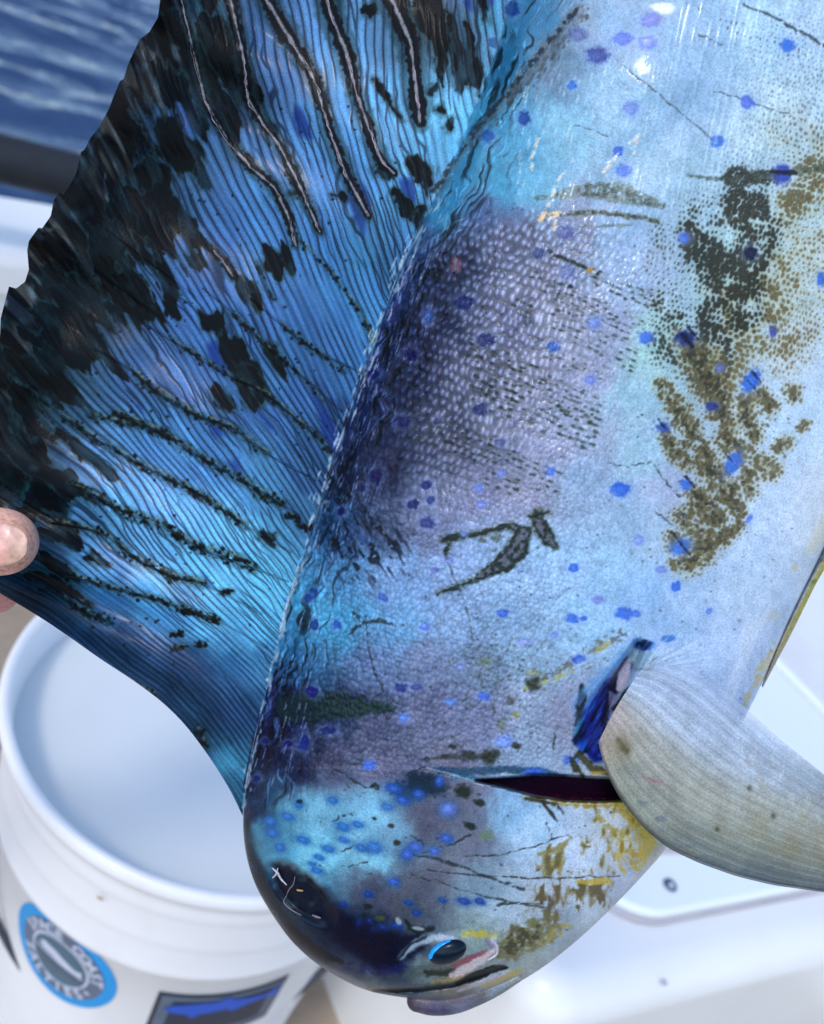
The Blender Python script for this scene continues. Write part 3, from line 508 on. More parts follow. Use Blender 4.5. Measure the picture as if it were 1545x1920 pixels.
    stroke([(1060,1735),(1020,1765)], [10,8], (160, 146, 70), .7, 3, 8, 8, brk=.4); stroke([(870,1752),(900,1750),(925,1755)], [6,9,6], (180, 164, 60), .8, 2, 5, 6, brk=.4)
    # lower face smooth dark wet skin and blue-black patches
    stroke([(600,1700),(660,1755),(730,1785),(780,1770)], [18,30,38,20], (2, 8, 48), .82, 16, 10, 16, seed=2)
    stroke([(455,1545),(462,1600),(485,1660),(520,1715),(560,1760),(610,1800)], [12,16,18,16,12,8], (4, 30, 46), .6, 8, 3, 14)
    stroke([(540,1735),(590,1780),(640,1805)], [6,7,5], (2, 12, 30), .7, 4, 3, 9); stroke([(560,1790),(620,1822),(680,1850)], [3,7,8], (110, 116, 150), .6, 5, 2, 9); stroke([(650,1815),(720,1820),(760,1812)], [6,8,6], (14, 20, 120), .6, 5, 5, 7, brk=.4)
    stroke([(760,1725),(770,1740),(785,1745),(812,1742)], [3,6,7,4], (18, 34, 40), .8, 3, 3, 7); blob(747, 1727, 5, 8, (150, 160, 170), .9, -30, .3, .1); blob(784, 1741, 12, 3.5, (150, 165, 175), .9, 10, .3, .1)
    # ring round the eye, bare jaw flesh
    stroke([(750,1795),(780,1768),(815,1757),(850,1760)], [5,8,7,4], (160, 178, 196), .85, 4, 3, 9); stroke([(745,1800),(770,1770),(800,1756)], [3,3,2], (10, 40, 60), .85, 2, 2, 9)
    stroke([(770,1825),(800,1818),(850,1815)], [12,12,8], (70, 84, 84), .7, 5, 7, 9, brk=.35); stroke([(800,1825),(850,1822)], [6,5], (30, 40, 38), .8, 3, 5, 7)
    stroke([(850,1830),(880,1812),(905,1795),(925,1785)], [7,10,10,7], (196, 178, 188), .85, 3, 3, 7); stroke([(850,1810),(880,1797),(912,1783)], [4,6,3], (140, 70, 90), .9, 2, 3, 7); stroke([(925,1762),(928,1780)], [6,7], (190, 190, 205), .85, 2, 4, 6); stroke([(912,1765),(922,1775)], [3,5], (120, 110, 150), .8, 2, 2, 6)
    stroke([(812,1842),(850,1838),(880,1830)], [4,5,3], (150, 132, 60), .7, 2, 4, 6, brk=.35)
    stroke([(700,1858),(780,1857),(850,1848),(895,1830),(925,1816),(950,1814)], [3,4.5,4,9,7,3], (10, 20, 30), .95, 2, 2, 8, h=-.5)
    stroke([(860,1858),(910,1840),(960,1825)], [3,4,5], (170, 160, 180), .7, 2, 2, 8); stroke([(905,1850),(950,1832),(975,1820)], [2.5,4,5], (176, 150, 70), .8, 2, 3, 8)
    stroke([(740,1850),(800,1850),(850,1845)], [5,5,3], (60, 76, 84), .7, 3, 3, 8)
    # belly yellow patches
    stroke([(1455,1205),(1440,1235),(1425,1265),(1412,1290)], [3,6,8,4], (190, 160, 60), .75, 4, 7, 9, brk=.4); stroke([(1404,1300),(1398,1320)], [5,4], (180, 160, 100), .7, 3, 3, 7); stroke([(1545,985),(1520,1030)], [14,10], (200, 195, 170), .5, 8, 6, 12); blob(1490, 1065, 6, 6, (190, 170, 100), .6)
    blob(1450, 1155, 14, 8, (180, 180, 175), .5)
    # pearly streaks on the belly
    sl = sub(1200, 600, 1770, 1450); x, y = X[sl], Y[sl]
    pe = ss(.52, .8, fbm((x*.9+y*.42)/16, (y*.9-x*.42)/120, 3, 3))*ss(0, 160, x-(1430-(y-900)*.55))
    mix(sl, pe, (212, 224, 245), .5, .2)
    # pale fan of upper pectoral rays lying on the belly
    for k in range(30):
        an = math_rad(rng.uniform(-62, 8)); r0 = rng.uniform(18, 50); r1_ = r0+rng.uniform(30, 130)
        x0_, y0_ = 1200+r0*np.cos(an), 1262+r0*np.sin(an); x1_, y1_ = 1200+r1_*np.cos(an), 1262+r1_*np.sin(an)+r1_*.08
        stroke([(x0_, y0_), (x1_, y1_)], [rng.uniform(1, 2.6), .6], (205, 222, 245), rng.uniform(.25, .6), 1.6, 1.5, 9, seed=k % 8, h=.35)
    # fin base crest: crumpled fold, its wet highlights painted as pale strokes
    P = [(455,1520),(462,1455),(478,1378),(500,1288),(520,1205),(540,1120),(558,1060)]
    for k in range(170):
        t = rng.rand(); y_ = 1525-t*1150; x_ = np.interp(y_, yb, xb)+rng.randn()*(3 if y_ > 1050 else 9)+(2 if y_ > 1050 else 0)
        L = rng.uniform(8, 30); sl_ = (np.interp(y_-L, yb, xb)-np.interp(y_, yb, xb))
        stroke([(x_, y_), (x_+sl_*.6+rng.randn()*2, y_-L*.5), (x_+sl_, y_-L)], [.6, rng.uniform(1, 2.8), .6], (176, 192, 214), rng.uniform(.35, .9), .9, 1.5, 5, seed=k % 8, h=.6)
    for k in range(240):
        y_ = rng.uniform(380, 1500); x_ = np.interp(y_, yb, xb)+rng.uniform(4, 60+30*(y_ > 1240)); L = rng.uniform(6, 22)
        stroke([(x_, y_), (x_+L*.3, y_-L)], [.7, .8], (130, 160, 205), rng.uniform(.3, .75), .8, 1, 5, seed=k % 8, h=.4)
    # pale crests of the raised rays
    for i, (P, W) in enumerate(UPRAYS):
        stroke(P, [max(1.2, v*.20) for v in W], (150, 142, 162), .9, 1.2, 2.5, 11, seed=i+4, h=.5, brk=.2, lim=fl)
    # body a little paler towards the belly, overall a touch more contrast
    lt_ = ((.6*ss(120, 620, db)+.9*ss(620, 900, db))*(1-isf))[..., None]; C = C+lt_*(1-C)*np.array([.16, .13, .10])
    C = np.clip(C, 0, 1); Lm = (C*np.array([.25, .6, .15])).sum(-1, keepdims=True); L2_ = Lm*.60+(Lm*Lm*(3-2*Lm))*.40
    C = C*(L2_/(Lm+1e-4)); L3_ = (C*np.array([.25, .6, .15])).sum(-1, keepdims=True)
    ds = .12*isf[..., None]+.26*(coarse*(1-isf))[..., None]; C = C*(1-ds)+L3_*ds; C = C+isf[..., None]*L3_*(1-L3_)*np.array([-.02, .08, .02])
    return np.clip(C, 0, 1).astype(np.float32), Hh.astype(np.float32)

UPRAYS = [([(340,0),(385,190),(435,275),(475,318),(515,352),(540,405),(555,460)],[4,6,7,8,7,6,4]),([(420,-60),(455,100),(465,185),(495,235),(525,275),(560,345),(600,435)],[6,8,9,8,7,8,5]),
          ([(470,-80),(500,0),(545,75),(590,150),(620,250),(650,330),(690,405)],[12,12,13,9,8,9,5]),([(590,-80),(620,25),(650,100),(665,165),(690,235),(715,300),(738,325)],[12,14,12,9,10,9,4]),([(700,-60),(740,10),(770,80),(778,150),(784,200),(788,232)],[16,16,14,13,13,8]),
          ([(400,470),(425,500),(437,518)],[5,7,5])]
# ------------------------------------------------------------------ helpers
col = sc.collection
def at(px, py, d):
    """world point seen at photo pixel px, py at depth d (arrays allowed)"""
    px = np.asarray(px, float); py = np.asarray(py, float); d = np.asarray(d, float)
    return CAM+d[..., None]*(FW+((px-PW/2)/FPX)[..., None]*RT-((py-PH/2)/FPX)[..., None]*UP)
def on(px, py, z):
    v = FW+(px-PW/2)/FPX*RT-(py-PH/2)/FPX*UP
    return CAM+v*(z-CAM[2])/v[2]
def proj(P):
    v = np.asarray(P)-CAM; d = v@FW
    return PW/2+FPX*(v@RT)/d, PH/2-FPX*(v@UP)/d
def tag(o, label=None, cat=None, group=None, kind=None):
    if label: o['label'] = label
    if cat: o['category'] = cat
    if group: o['group'] = group
    if kind: o['kind'] = kind
    return o
def root(name, loc=(0, 0, 0)):
    o = bpy.data.objects.new(name, None); o.location = loc; o.empty_display_size = .02; col.objects.link(o); return o
def link(name, me, mat=None, parent=None):
    o = bpy.data.objects.new(name, me); col.objects.link(o)
    if mat: me.materials.append(mat)
    if parent is not None:
        o.parent = parent; o.matrix_parent_inverse = Matrix.Translation(-Vector(parent.location))
    return o
def raw_mesh(name, V, Fq, colr=None, smooth=True):
    me = bpy.data.meshes.new(name); V = np.ascontiguousarray(V, np.float32); Fq = np.ascontiguousarray(Fq, np.int32)
    me.vertices.add(len(V)); me.vertices.foreach_set('co', V.ravel())
    me.loops.add(Fq.size); me.loops.foreach_set('vertex_index', Fq.ravel())
    me.polygons.add(len(Fq)); me.polygons.foreach_set('loop_start', np.arange(len(Fq), dtype=np.int32)*Fq.shape[1])
    me.update(calc_edges=True)
    me.polygons.foreach_set('use_smooth', np.full(len(Fq), smooth))
    if colr is not None:
        a = me.color_attributes.new('pigment', 'FLOAT_COLOR', 'POINT')
        c = np.ones((len(V), 4), np.float32); c[:, :colr.shape[1]] = colr; a.data.foreach_set('color', c.ravel())
    me.update(); return me
def grid_faces(nv, nu, o=0, flip=False, wrap=False):
    i, j = np.meshgrid(np.arange(nu-(0 if wrap else 1)), np.arange(nv-1)); a = j*nu+i+o; b = j*nu+(i+1) % nu+o
    q = np.stack([a, b, b+nu, a+nu], -1).reshape(-1, 4)
    return q[:, ::-1] if flip else q
def lin(c):
    c = np.asarray(c, float); return np.where(c <= .04045, c/12.92, ((c+.055)/1.055)**2.4)
def pig(c, gain=None):
    """picture colour (sRGB 0..1) of a surface in the open shade -> pigment"""
    return np.clip(lin(c)*np.array(SKIN_GAIN), .002, .93).astype(np.float32)
def resample(P, n, t=None):
    P = np.asarray(P, float); s = np.r_[0, np.cumsum(np.hypot(*np.diff(P, axis=0).T))]
    q = np.linspace(0, s[-1], n) if t is None else np.asarray(t)*s[-1]
    return np.stack([np.interp(q, s, P[:, 0]), np.interp(q, s, P[:, 1])], -1)
def gsm(A, k):
    g = np.exp(-.5*(np.arange(-3*k, 3*k+1)/k)**2); g /= g.sum()
    B = np.stack([np.convolve(np.pad(A[:, i], 3*k, mode='reflect', reflect_type='odd'), g, 'valid') for i in range(A.shape[1])], -1)
    return B
def box(name, c0, c1, mat, parent=None, bevel=0., seg=3):
    bm = bmesh.new(); bmesh.ops.create_cube(bm, size=1)
    for v in bm.verts: v.co = Vector([(c0[k]+c1[k])/2+v.co[k]*(c1[k]-c0[k]) for k in range(3)])
    if bevel: bmesh.ops.bevel(bm, geom=bm.edges[:], offset=bevel, segments=seg, profile=.5, affect='EDGES')
    me = bpy.data.meshes.new(name); bm.to_mesh(me); bm.free()
    me.polygons.foreach_set('use_smooth', np.full(len(me.polygons), True)); return link(name, me, mat, parent)
def slab(name, pts, z0, z1, mat, parent=None, bevel=.01, seg=4, round_=0.):
    """prism over a ground polygon with rounded upright and top edges"""
    bm = bmesh.new()
    vs = [bm.verts.new((p[0], p[1], z0)) for p in pts]; f = bm.faces.new(vs)
    if f.normal.z > 0: f.normal_flip()
    bm.normal_update()
    g = bmesh.ops.extrude_face_region(bm, geom=[f]); tv = [e for e in g['geom'] if isinstance(e, bmesh.types.BMVert)]
    for v in tv: v.co.z = z1
    bm.normal_update()
    if round_:
        up = [e for e in bm.edges if abs(e.verts[0].co.z-e.verts[1].co.z) > abs(z1-z0)*.9]
        bmesh.ops.bevel(bm, geom=up, offset=round_, segments=10, profile=.5, affect='EDGES')
    if bevel:
        te = [e for e in bm.edges if abs(e.verts[0].co.z-z1) < 1e-6 and abs(e.verts[1].co.z-z1) < 1e-6]
        bmesh.ops.bevel(bm, geom=te, offset=bevel, segments=seg, profile=.5, affect='EDGES')
    bmesh.ops.recalc_face_normals(bm, faces=bm.faces[:])
    me = bpy.data.meshes.new(name); bm.to_mesh(me); bm.free()
    for p in me.polygons: p.use_smooth = len(p.vertices) <= 4 and p.area < .02
    return link(name, me, mat, parent)
def tube(P, Rr, n=12, cap=True):
    """verts and quads of a tube along 3-D points with radii"""
    P = np.asarray(P, float); Rr = np.broadcast_to(np.asarray(Rr, float), (len(P),)).copy()
    T = np.gradient(P, axis=0); T /= np.linalg.norm(T, axis=1)[:, None]
    up = np.array([.13, .2, 1.]); V = []
    for i in range(len(P)):
        a = np.cross(T[i], up); a /= np.linalg.norm(a); b = np.cross(T[i], a)
        th = np.arange(n)/n*2*np.pi
        V.append(P[i]+Rr[i]*(np.cos(th)[:, None]*a+np.sin(th)[:, None]*b))
    V = np.concatenate(V); Fq = grid_faces(len(P), n, wrap=True)
    return V, Fq
def capsule(P, Rr, n=16, k=6):
    """tube with rounded ends"""
    P = np.asarray(P, float); Rr = np.asarray(Rr, float)
    t = np.linspace(0, np.pi/2, k+1)[:-1]
    d0 = P[0]-P[1]; d0 /= np.linalg.norm(d0); d1 = P[-1]-P[-2]; d1 /= np.linalg.norm(d1)
    A = [P[0]+d0*Rr[0]*np.cos(x) for x in t]; ra = [max(Rr[0]*np.sin(x), 1e-5) for x in t]
    B = [P[-1]+d1*Rr[-1]*np.cos(x) for x in t][::-1]; rb = [max(Rr[-1]*np.sin(x), 1e-5) for x in t][::-1]
    return tube(np.array(A+list(P)+B), np.array(ra+list(Rr)+rb), n)
def smooth3(P, n):
    """Catmull-Rom through 3-D (or 4-D) points"""
    P = np.asarray(P, float); Q = np.vstack([2*P[0]-P[1], P, 2*P[-1]-P[-2]]); out = []
    m = len(P)-1; ts = np.linspace(0, m, n)
    for t in ts:
        i = min(int(t), m-1); u = t-i; a, b, c, d = Q[i:i+4]
        out.append(.5*((2*b)+(-a+c)*u+(2*a-5*b+4*c-d)*u*u+(-a+3*b-3*c+d)*u**3))
    return np.array(out)
# ------------------------------------------------------------------ materials
def newmat(name):
    m = bpy.data.materials.new(name); m.use_nodes = True; nt = m.node_tree
    return m, nt, nt.nodes['Principled BSDF']
def plain(name, c, rough=.5, spec=.5, var=.06, scale=30, bump=.0, bscale=300, metal=0., coat=0., stains=None, sscale=6, coords='Object'):
    m, nt, b = newmat(name); N = nt.nodes; L = nt.links
    tc = N.new('ShaderNodeTexCoord'); n = N.new('ShaderNodeTexNoise'); n.inputs['Scale'].default_value = scale; n.inputs['Detail'].default_value = 6
    L.new(tc.outputs[coords], n.inputs['Vector'])
    r = N.new('ShaderNodeValToRGB'); r.color_ramp.elements[0].position = .3; r.color_ramp.elements[1].position = .7
    r.color_ramp.elements[0].color = (*[v*(1-var) for v in c], 1); r.color_ramp.elements[1].color = (*[min(1, v*(1+var)) for v in c], 1)
    L.new(n.outputs['Fac'], r.inputs['Fac']); out = r.outputs['Color']
    if stains:
        n2 = N.new('ShaderNodeTexNoise'); n2.inputs['Scale'].default_value = sscale; n2.inputs['Detail'].default_value = 8; n2.inputs['Distortion'].default_value = .6
        L.new(tc.outputs[coords], n2.inputs['Vector']); r2 = N.new('ShaderNodeValToRGB'); r2.color_ramp.elements[0].position = .52; r2.color_ramp.elements[1].position = .72
        r2.color_ramp.elements[0].color = (0, 0, 0, 1); r2.color_ramp.elements[1].color = (stains[3],)*3+(1,)
        L.new(n2.outputs['Fac'], r2.inputs['Fac']); mx = N.new('ShaderNodeMix'); mx.data_type = 'RGBA'
        L.new(r2.outputs['Color'], mx.inputs[0]); L.new(out, mx.inputs[6]); mx.inputs[7].default_value = (*stains[:3], 1); out = mx.outputs[2]
    L.new(out, b.inputs['Base Color']); b.inputs['Roughness'].default_value = rough; b.inputs['Specular IOR Level'].default_value = spec
    b.inputs['Metallic'].default_value = metal; b.inputs['Coat Weight'].default_value = coat
    if bump:
        n3 = N.new('ShaderNodeTexNoise'); n3.inputs['Scale'].default_value = bscale; n3.inputs['Detail'].default_value = 4; L.new(tc.outputs[coords], n3.inputs['Vector'])
        bp = N.new('ShaderNodeBump'); bp.inputs['Strength'].default_value = bump; bp.inputs['Distance'].default_value = .001
        L.new(n3.outputs['Fac'], bp.inputs['Height']); L.new(bp.outputs[0], b.inputs['Normal'])
    return m
def skin(name, rough=.34, coat=.35, crough=.16, spec=.5, bscale=1800, bstr=.25, sub=0., alpha=None, metal=0.):
    m, nt, b = newmat(name); N = nt.nodes; L = nt.links
    a = N.new('ShaderNodeAttribute'); a.attribute_name = 'pigment'; tc = N.new('ShaderNodeTexCoord')
    n = N.new('ShaderNodeTexNoise'); n.inputs['Scale'].default_value = bscale; n.inputs['Detail'].default_value = 5; L.new(tc.outputs['Object'], n.inputs['Vector'])
    mr = N.new('ShaderNodeMapRange'); mr.inputs[1].default_value = .3; mr.inputs[2].default_value = .7; mr.inputs[3].default_value = .76; mr.inputs[4].default_value = 1.24
    L.new(n.outputs['Fac'], mr.inputs[0]); mx = N.new('ShaderNodeVectorMath'); mx.operation = 'SCALE'
    L.new(a.outputs['Color'], mx.inputs[0]); L.new(mr.outputs[0], mx.inputs['Scale']); L.new(mx.outputs[0], b.inputs['Base Color'])
    n2 = N.new('ShaderNodeTexNoise'); n2.inputs['Scale'].default_value = 90; n2.inputs['Detail'].default_value = 5; L.new(tc.outputs['Object'], n2.inputs['Vector'])
    m2 = N.new('ShaderNodeMapRange'); m2.inputs[1].default_value = .3; m2.inputs[2].default_value = .7; m2.inputs[3].default_value = rough*.75; m2.inputs[4].default_value = rough*1.35
    L.new(n2.outputs['Fac'], m2.inputs[0]); L.new(m2.outputs[0], b.inputs['Roughness'])
    b.inputs['Coat Roughness'].default_value = crough
    bw = N.new('ShaderNodeRGBToBW'); L.new(a.outputs['Color'], bw.inputs[0])
    for key, top in (('Specular IOR Level', spec), ('Coat Weight', coat)):
        m3 = N.new('ShaderNodeMapRange'); m3.inputs[1].default_value = .0; m3.inputs[2].default_value = .12; m3.inputs[3].default_value = top*.22; m3.inputs[4].default_value = top; L.new(bw.outputs[0], m3.inputs[0]); L.new(m3.outputs[0], b.inputs[key])
    b.inputs['Metallic'].default_value = metal
    bp = N.new('ShaderNodeBump'); bp.inputs['Strength'].default_value = bstr; bp.inputs['Distance'].default_value = .0004
    L.new(n.outputs['Fac'], bp.inputs['Height']); L.new(bp.outputs[0], b.inputs['Normal'])
    if sub: b.inputs['Subsurface Weight'].default_value = sub; b.inputs['Subsurface Radius'].default_value = (.004, .002, .001); b.inputs['Subsurface Scale'].default_value = 1
    if alpha is not None: L.new(a.outputs['Alpha'], b.inputs['Alpha'])
    return m
M = {}
M['gel'] = plain('white_gelcoat', (.80, .80, .79), .32, .5, .03, 9, .10, 260, stains=(.60, .52, .46, .35), sscale=4)
M['lid'] = plain('hatch_gelcoat', (.80, .85, .85), .25, .5, .02, 9, .06, 260)
M['floor'] = plain('tan_nonskid_deck', (.42, .34, .26), .7, .3, .10, 60, .8, 900, stains=(.30, .24, .19, .5), sscale=9)
M['pail'] = plain('white_plastic_pail', (.80, .80, .82), .42, .5, .03, 12, .08, 400, stains=(.60, .58, .62, .35), sscale=9)
M['wire'] = plain('dark_wire', (.03, .035, .05), .4, .5, .2, 40)
M['rail'] = plain('dark_grey_rail', (.018, .022, .030), .6, .25, .15, 40, .3, 500)
M['seam'] = plain('grey_sealant', (.46, .44, .46), .6, .3, .08, 40)
M['steel'] = plain('stainless', (.12, .14, .20), .3, .5, .3, 200, metal=.6)
M['cyan'] = plain('cyan_print', (.0, .28, .66), .4, .5, .04, 40)
M['slate'] = plain('slate_print', (.10, .13, .20), .4, .5, .12, 60)
M['slate2'] = plain('teal_grey_print', (.06, .13, .19), .4, .5, .15, 80)
M['pale'] = plain('pale_print', (.52, .57, .70), .4, .5, .05, 80)
M['navy'] = plain('navy_print', (.006, .018, .045), .4, .5, .1, 60)
M['greyp'] = plain('grey_print', (.085, .12, .18), .4, .5, .1, 60)
M['blue'] = plain('blue_print', (.0, .075, .50), .4, .5, .1, 60)
M['sky_print'] = plain('light_blue_print', (.12, .42, .70), .4, .5, .05, 60)
M['skin'] = skin('fish_skin', .30, .30, .09, spec=.42, bstr=.4); M['finskin'] = skin('fin_membrane', .36, .10, .12, spec=.22, bstr=.25)
M['pect'] = skin('pectoral_membrane', .40, .05, .2, spec=.3, bstr=.2, alpha=1)
M['ray'] = plain('pale_ray_crest', (.27, .23, .28), .35, .5, .35, 400, .4, 900)
M['eye'] = plain('wet_black_eye', (.002, .009, .022), .22, .22, .2, 200)
M['iris'] = plain('cyan_iris', (.0, .34, .85), .3, .3, .25, 900, coat=.6)
M['flesh'] = plain('pale_torn_skin', (.50, .47, .55), .25, .6, .2, 500, .5, 900, coat=.4)
M['flesh2'] = plain('dull_torn_skin', (.22, .19, .24), .3, .4, .3, 500, .5, 900)
M['nail'] = plain('fingernail', (.62, .40, .36), .25, .5, .08, 120, .1, 500, coat=.3)
# ------------------------------------------------------------------ sea
def make_sea():
    z = -.60
    t = np.linspace(0, 1, 620); u = np.linspace(-1, 1, 560)
    dist = .9+np.where(t < .8, t/.8*16, 16*(4200/16)**((t-.8)/.2))            # away from the boat
    ang = math.radians(-30)
    Dd, A = np.meshgrid(dist, u*math.radians(62)); Dd = Dd.T; A = A.T
    x = np.sin(A+ang)*Dd; y = np.cos(A+ang)*Dd
    fade = 1-ss(10, 40, Dd)
    a, b = (x*.80+y*.60), (-x*.60+y*.80)          # along and across the crests
    h = 0
    for s_, sx, sy, am in ((1, 1.7, .50, .15), (2, .75, .23, .13), (3, .34, .11, .075), (4, .16, .06, .032)):
        wv = vn(a/sx+50+b*.2, b/sy+60, s_); am_ = am
        h = h+am_*wv*2
    h = (h-.12)*fade*.33
    V = np.stack([x, y, z+h], -1).reshape(-1, 3)
    me = raw_mesh('sea', V, grid_faces(len(t), len(u), flip=True))
    m, nt, b_ = newmat('sea_water'); N = nt.nodes; L = nt.links
    b_.inputs['Base Color'].default_value = (.001, .016, .070, 1); b_.inputs['Roughness'].default_value = .04; b_.inputs['IOR'].default_value = 1.8; b_.inputs['Specular Tint'].default_value = (.62, .82, 1, 1); b_.inputs['Specular IOR Level'].default_value = 1.0
    tc = N.new('ShaderNodeTexCoord'); mp = N.new('ShaderNodeMapping'); mp.inputs['Scale'].default_value = (3, 14, 9); mp.inputs['Rotation'].default_value = (0, 0, math.radians(-38))
    n = N.new('ShaderNodeTexNoise'); n.inputs['Scale'].default_value = 1; n.inputs['Detail'].default_value = 5; n.inputs['Roughness'].default_value = .6
    L.new(tc.outputs['Object'], mp.inputs[0]); L.new(mp.outputs[0], n.inputs['Vector'])
    bp = N.new('ShaderNodeBump'); bp.inputs['Strength'].default_value = .5; bp.inputs['Distance'].default_value = .03; L.new(n.outputs['Fac'], bp.inputs['Height']); L.new(bp.outputs[0], b_.inputs['Normal'])
    o = link('sea', me, m); tag(o, 'blue rippled sea beyond the dark rail', kind='structure')
make_sea()
# ------------------------------------------------------------------ boat
def P2(px, py, z): return on(px, py, z)[:2]
def make_boat():
    box('deck_floor', (-1.2, -.8, -.05), (1.6, 1.5, 0.), M['floor'])
    tag(bpy.data.objects['deck_floor'], 'tan non-skid floor of the boat under the bucket', kind='structure')
    # gunwale: cap and inner wall along the same line
    a = P2(0, 363, .40); b = P2(100, 380, .40); d = (b-a)/np.linalg.norm(b-a); n = np.array([d[1], -d[0]])
    p0 = a-d*2.2; p1 = a+d*1.4
    g = root('gunwale', (float(a[0]), float(a[1]), 0))
    slab('gunwale_cap', [p0, p1, p1+n*.20, p0+n*.20], .355, .40, M['gel'], g, .014, 5)
    slab('inner_wall', [p0+n*.06, p1+n*.06, p1+n*.185, p0+n*.185], 0.0, .354, M['gel'], g, 0)
    slab('hull_side', [p0+n*.005, p1+n*.005, p1+n*.058, p0+n*.058], -.9, .353, M['gel'], g, 0)
    tag(g, 'white gunwale of the boat below the dark rail, at the left edge', 'gunwale')
    # rail
    a = on(0, 297, .50); b = on(130, 329, .50); d3 = (b-a)/np.linalg.norm(b-a)
    V, Fq = tube([a-d3*2.0+d3*3.2*k/30 for k in range(31)], .026, 28)
    r_ = root('handrail', tuple(a)); link('rail_bar', raw_mesh('rail_bar', V, Fq), M['rail'], r_)
    for s_ in (-1.5, -.75, .55, 1.1):
        q_ = a+d3*s_; V, Fq = tube([q_+np.array([0, 0, -.012]), q_+np.array([0, 0, -.055]), q_+np.array([0, 0, -.095])], .012, 14)
        link('rail_post', raw_mesh('rail_post', V, Fq), M['rail'], r_)
    tag(r_, 'thick dark grey rail in front of the sea, left of the fin', 'rail')
    # bench with hatch
    z = .30; c1 = P2(1046, 1896, z)
    f1b = P2(1250, 1712, z); f2 = P2(1545, 1655, z); fd = (f2-f1b)/np.linalg.norm(f2-f1b)
    bk = P2(1446, 1240, z); bk2 = P2(1545, 1341, z); g_ = (bk-bk2)/np.linalg.norm(bk-bk2)
    s_ = np.linalg.solve(np.stack([fd, -g_], 1), bk2-f1b); B_ = f1b+fd*s_[0]          # right front corner of the lid
    s_ = np.linalg.solve(np.stack([fd, -g_], 1), B_+fd*.035-c1); c2 = c1+fd*s_[0]
    c3 = c2+g_*.62; c4 = c1+g_*.50
    be = root('bench', (float(c1[0]), float(c1[1]), 0))
    slab('bench_body', [c1, c2, c3, c4], 0.0, z-.012, M['gel'], be, .030, 8, round_=.035)
    h1 = f1b-fd*.050; h2 = B_; h3 = B_+g_*.50; h4 = h1+g_*.36
    hl = slab('hatch_lid', [h1, h2, h3, h4], z-.0115, z, M['lid'], be, .004, 3, round_=.055)
    bd = -g_
    # gasket line round the lid, in the gap
    o_ = np.array([h1, h2, h3, h4]); cen = o_.mean(0)
    ex = [cen+(p-cen)*(1+.0035/np.linalg.norm(p-cen)*1.4) for p in o_]
    slab('gasket', ex, z-.0117, z-.0075, M['seam'], be, .001, 2, round_=.056)
    V, Fq = tube([np.array([*(B_+fd*.018+g_*(.02+.55*k/20)), z-.008]) for k in range(21)], .008, 14)
    link('drip_ridge', raw_mesh('drip_ridge', V, Fq), M['lid'], be)
    # recessed pull in the lid, drain spot in front of it
    p = on(1256, 1660, z); bm = bmesh.new()
    bmesh.ops.create_cone(bm, cap_ends=True, segments=28, radius1=.0062, radius2=.0056, depth=.0016); bmesh.ops.translate(bm, verts=bm.verts, vec=Vector(p)+Vector((0, 0, .0008)))
    me = bpy.data.meshes.new('latch'); bm.to_mesh(me); bm.free(); la = link('latch', me, M['steel'], be)
    bm = bmesh.new(); bmesh.ops.create_cone(bm, cap_ends=True, segments=20, radius1=.0026, radius2=.0022, depth=.0008); bmesh.ops.translate(bm, verts=bm.verts, vec=Vector(p)+Vector((.0006, -.0008, .0021)))
    me = bpy.data.meshes.new('latch_slot'); bm.to_mesh(me); bm.free(); link('latch_slot', me, M['pale'], la)
    p = on(1245, 1842, z-.012); bm = bmesh.new(); bmesh.ops.create_cone(bm, cap_ends=True, segments=20, radius1=.0028, radius2=.0024, depth=.0010); bmesh.ops.translate(bm, verts=bm.verts, vec=Vector(p)+Vector((0, 0, .0005)))
    me = bpy.data.meshes.new('drain_plug'); bm.to_mesh(me); bm.free(); link('drain_plug', me, M['seam'], be)
    # groove bar across the lid
    a, b = P2(1232, 1597, z), P2(1460, 1588, z); dd = (b-a)/np.linalg.norm(b-a); nn = np.array([-dd[1], dd[0]])*.0035
    slab('lid_groove', [a-nn, b-nn, b+nn, a+nn], z-.002, z+.0008, M['seam'], be, 0)
    # lower step beside the bench
    e_ = c2+fd*.004
    slab('step', [e_-g_*.4, e_-g_*.4+fd*1.8, e_+g_*2.0+fd*1.8, e_+g_*2.0], 0.0, .17, M['gel'], be, .012, 4)
    tag(be, 'white moulded bench with a rounded flush hatch, right of the fish head', 'bench')
make_boat()
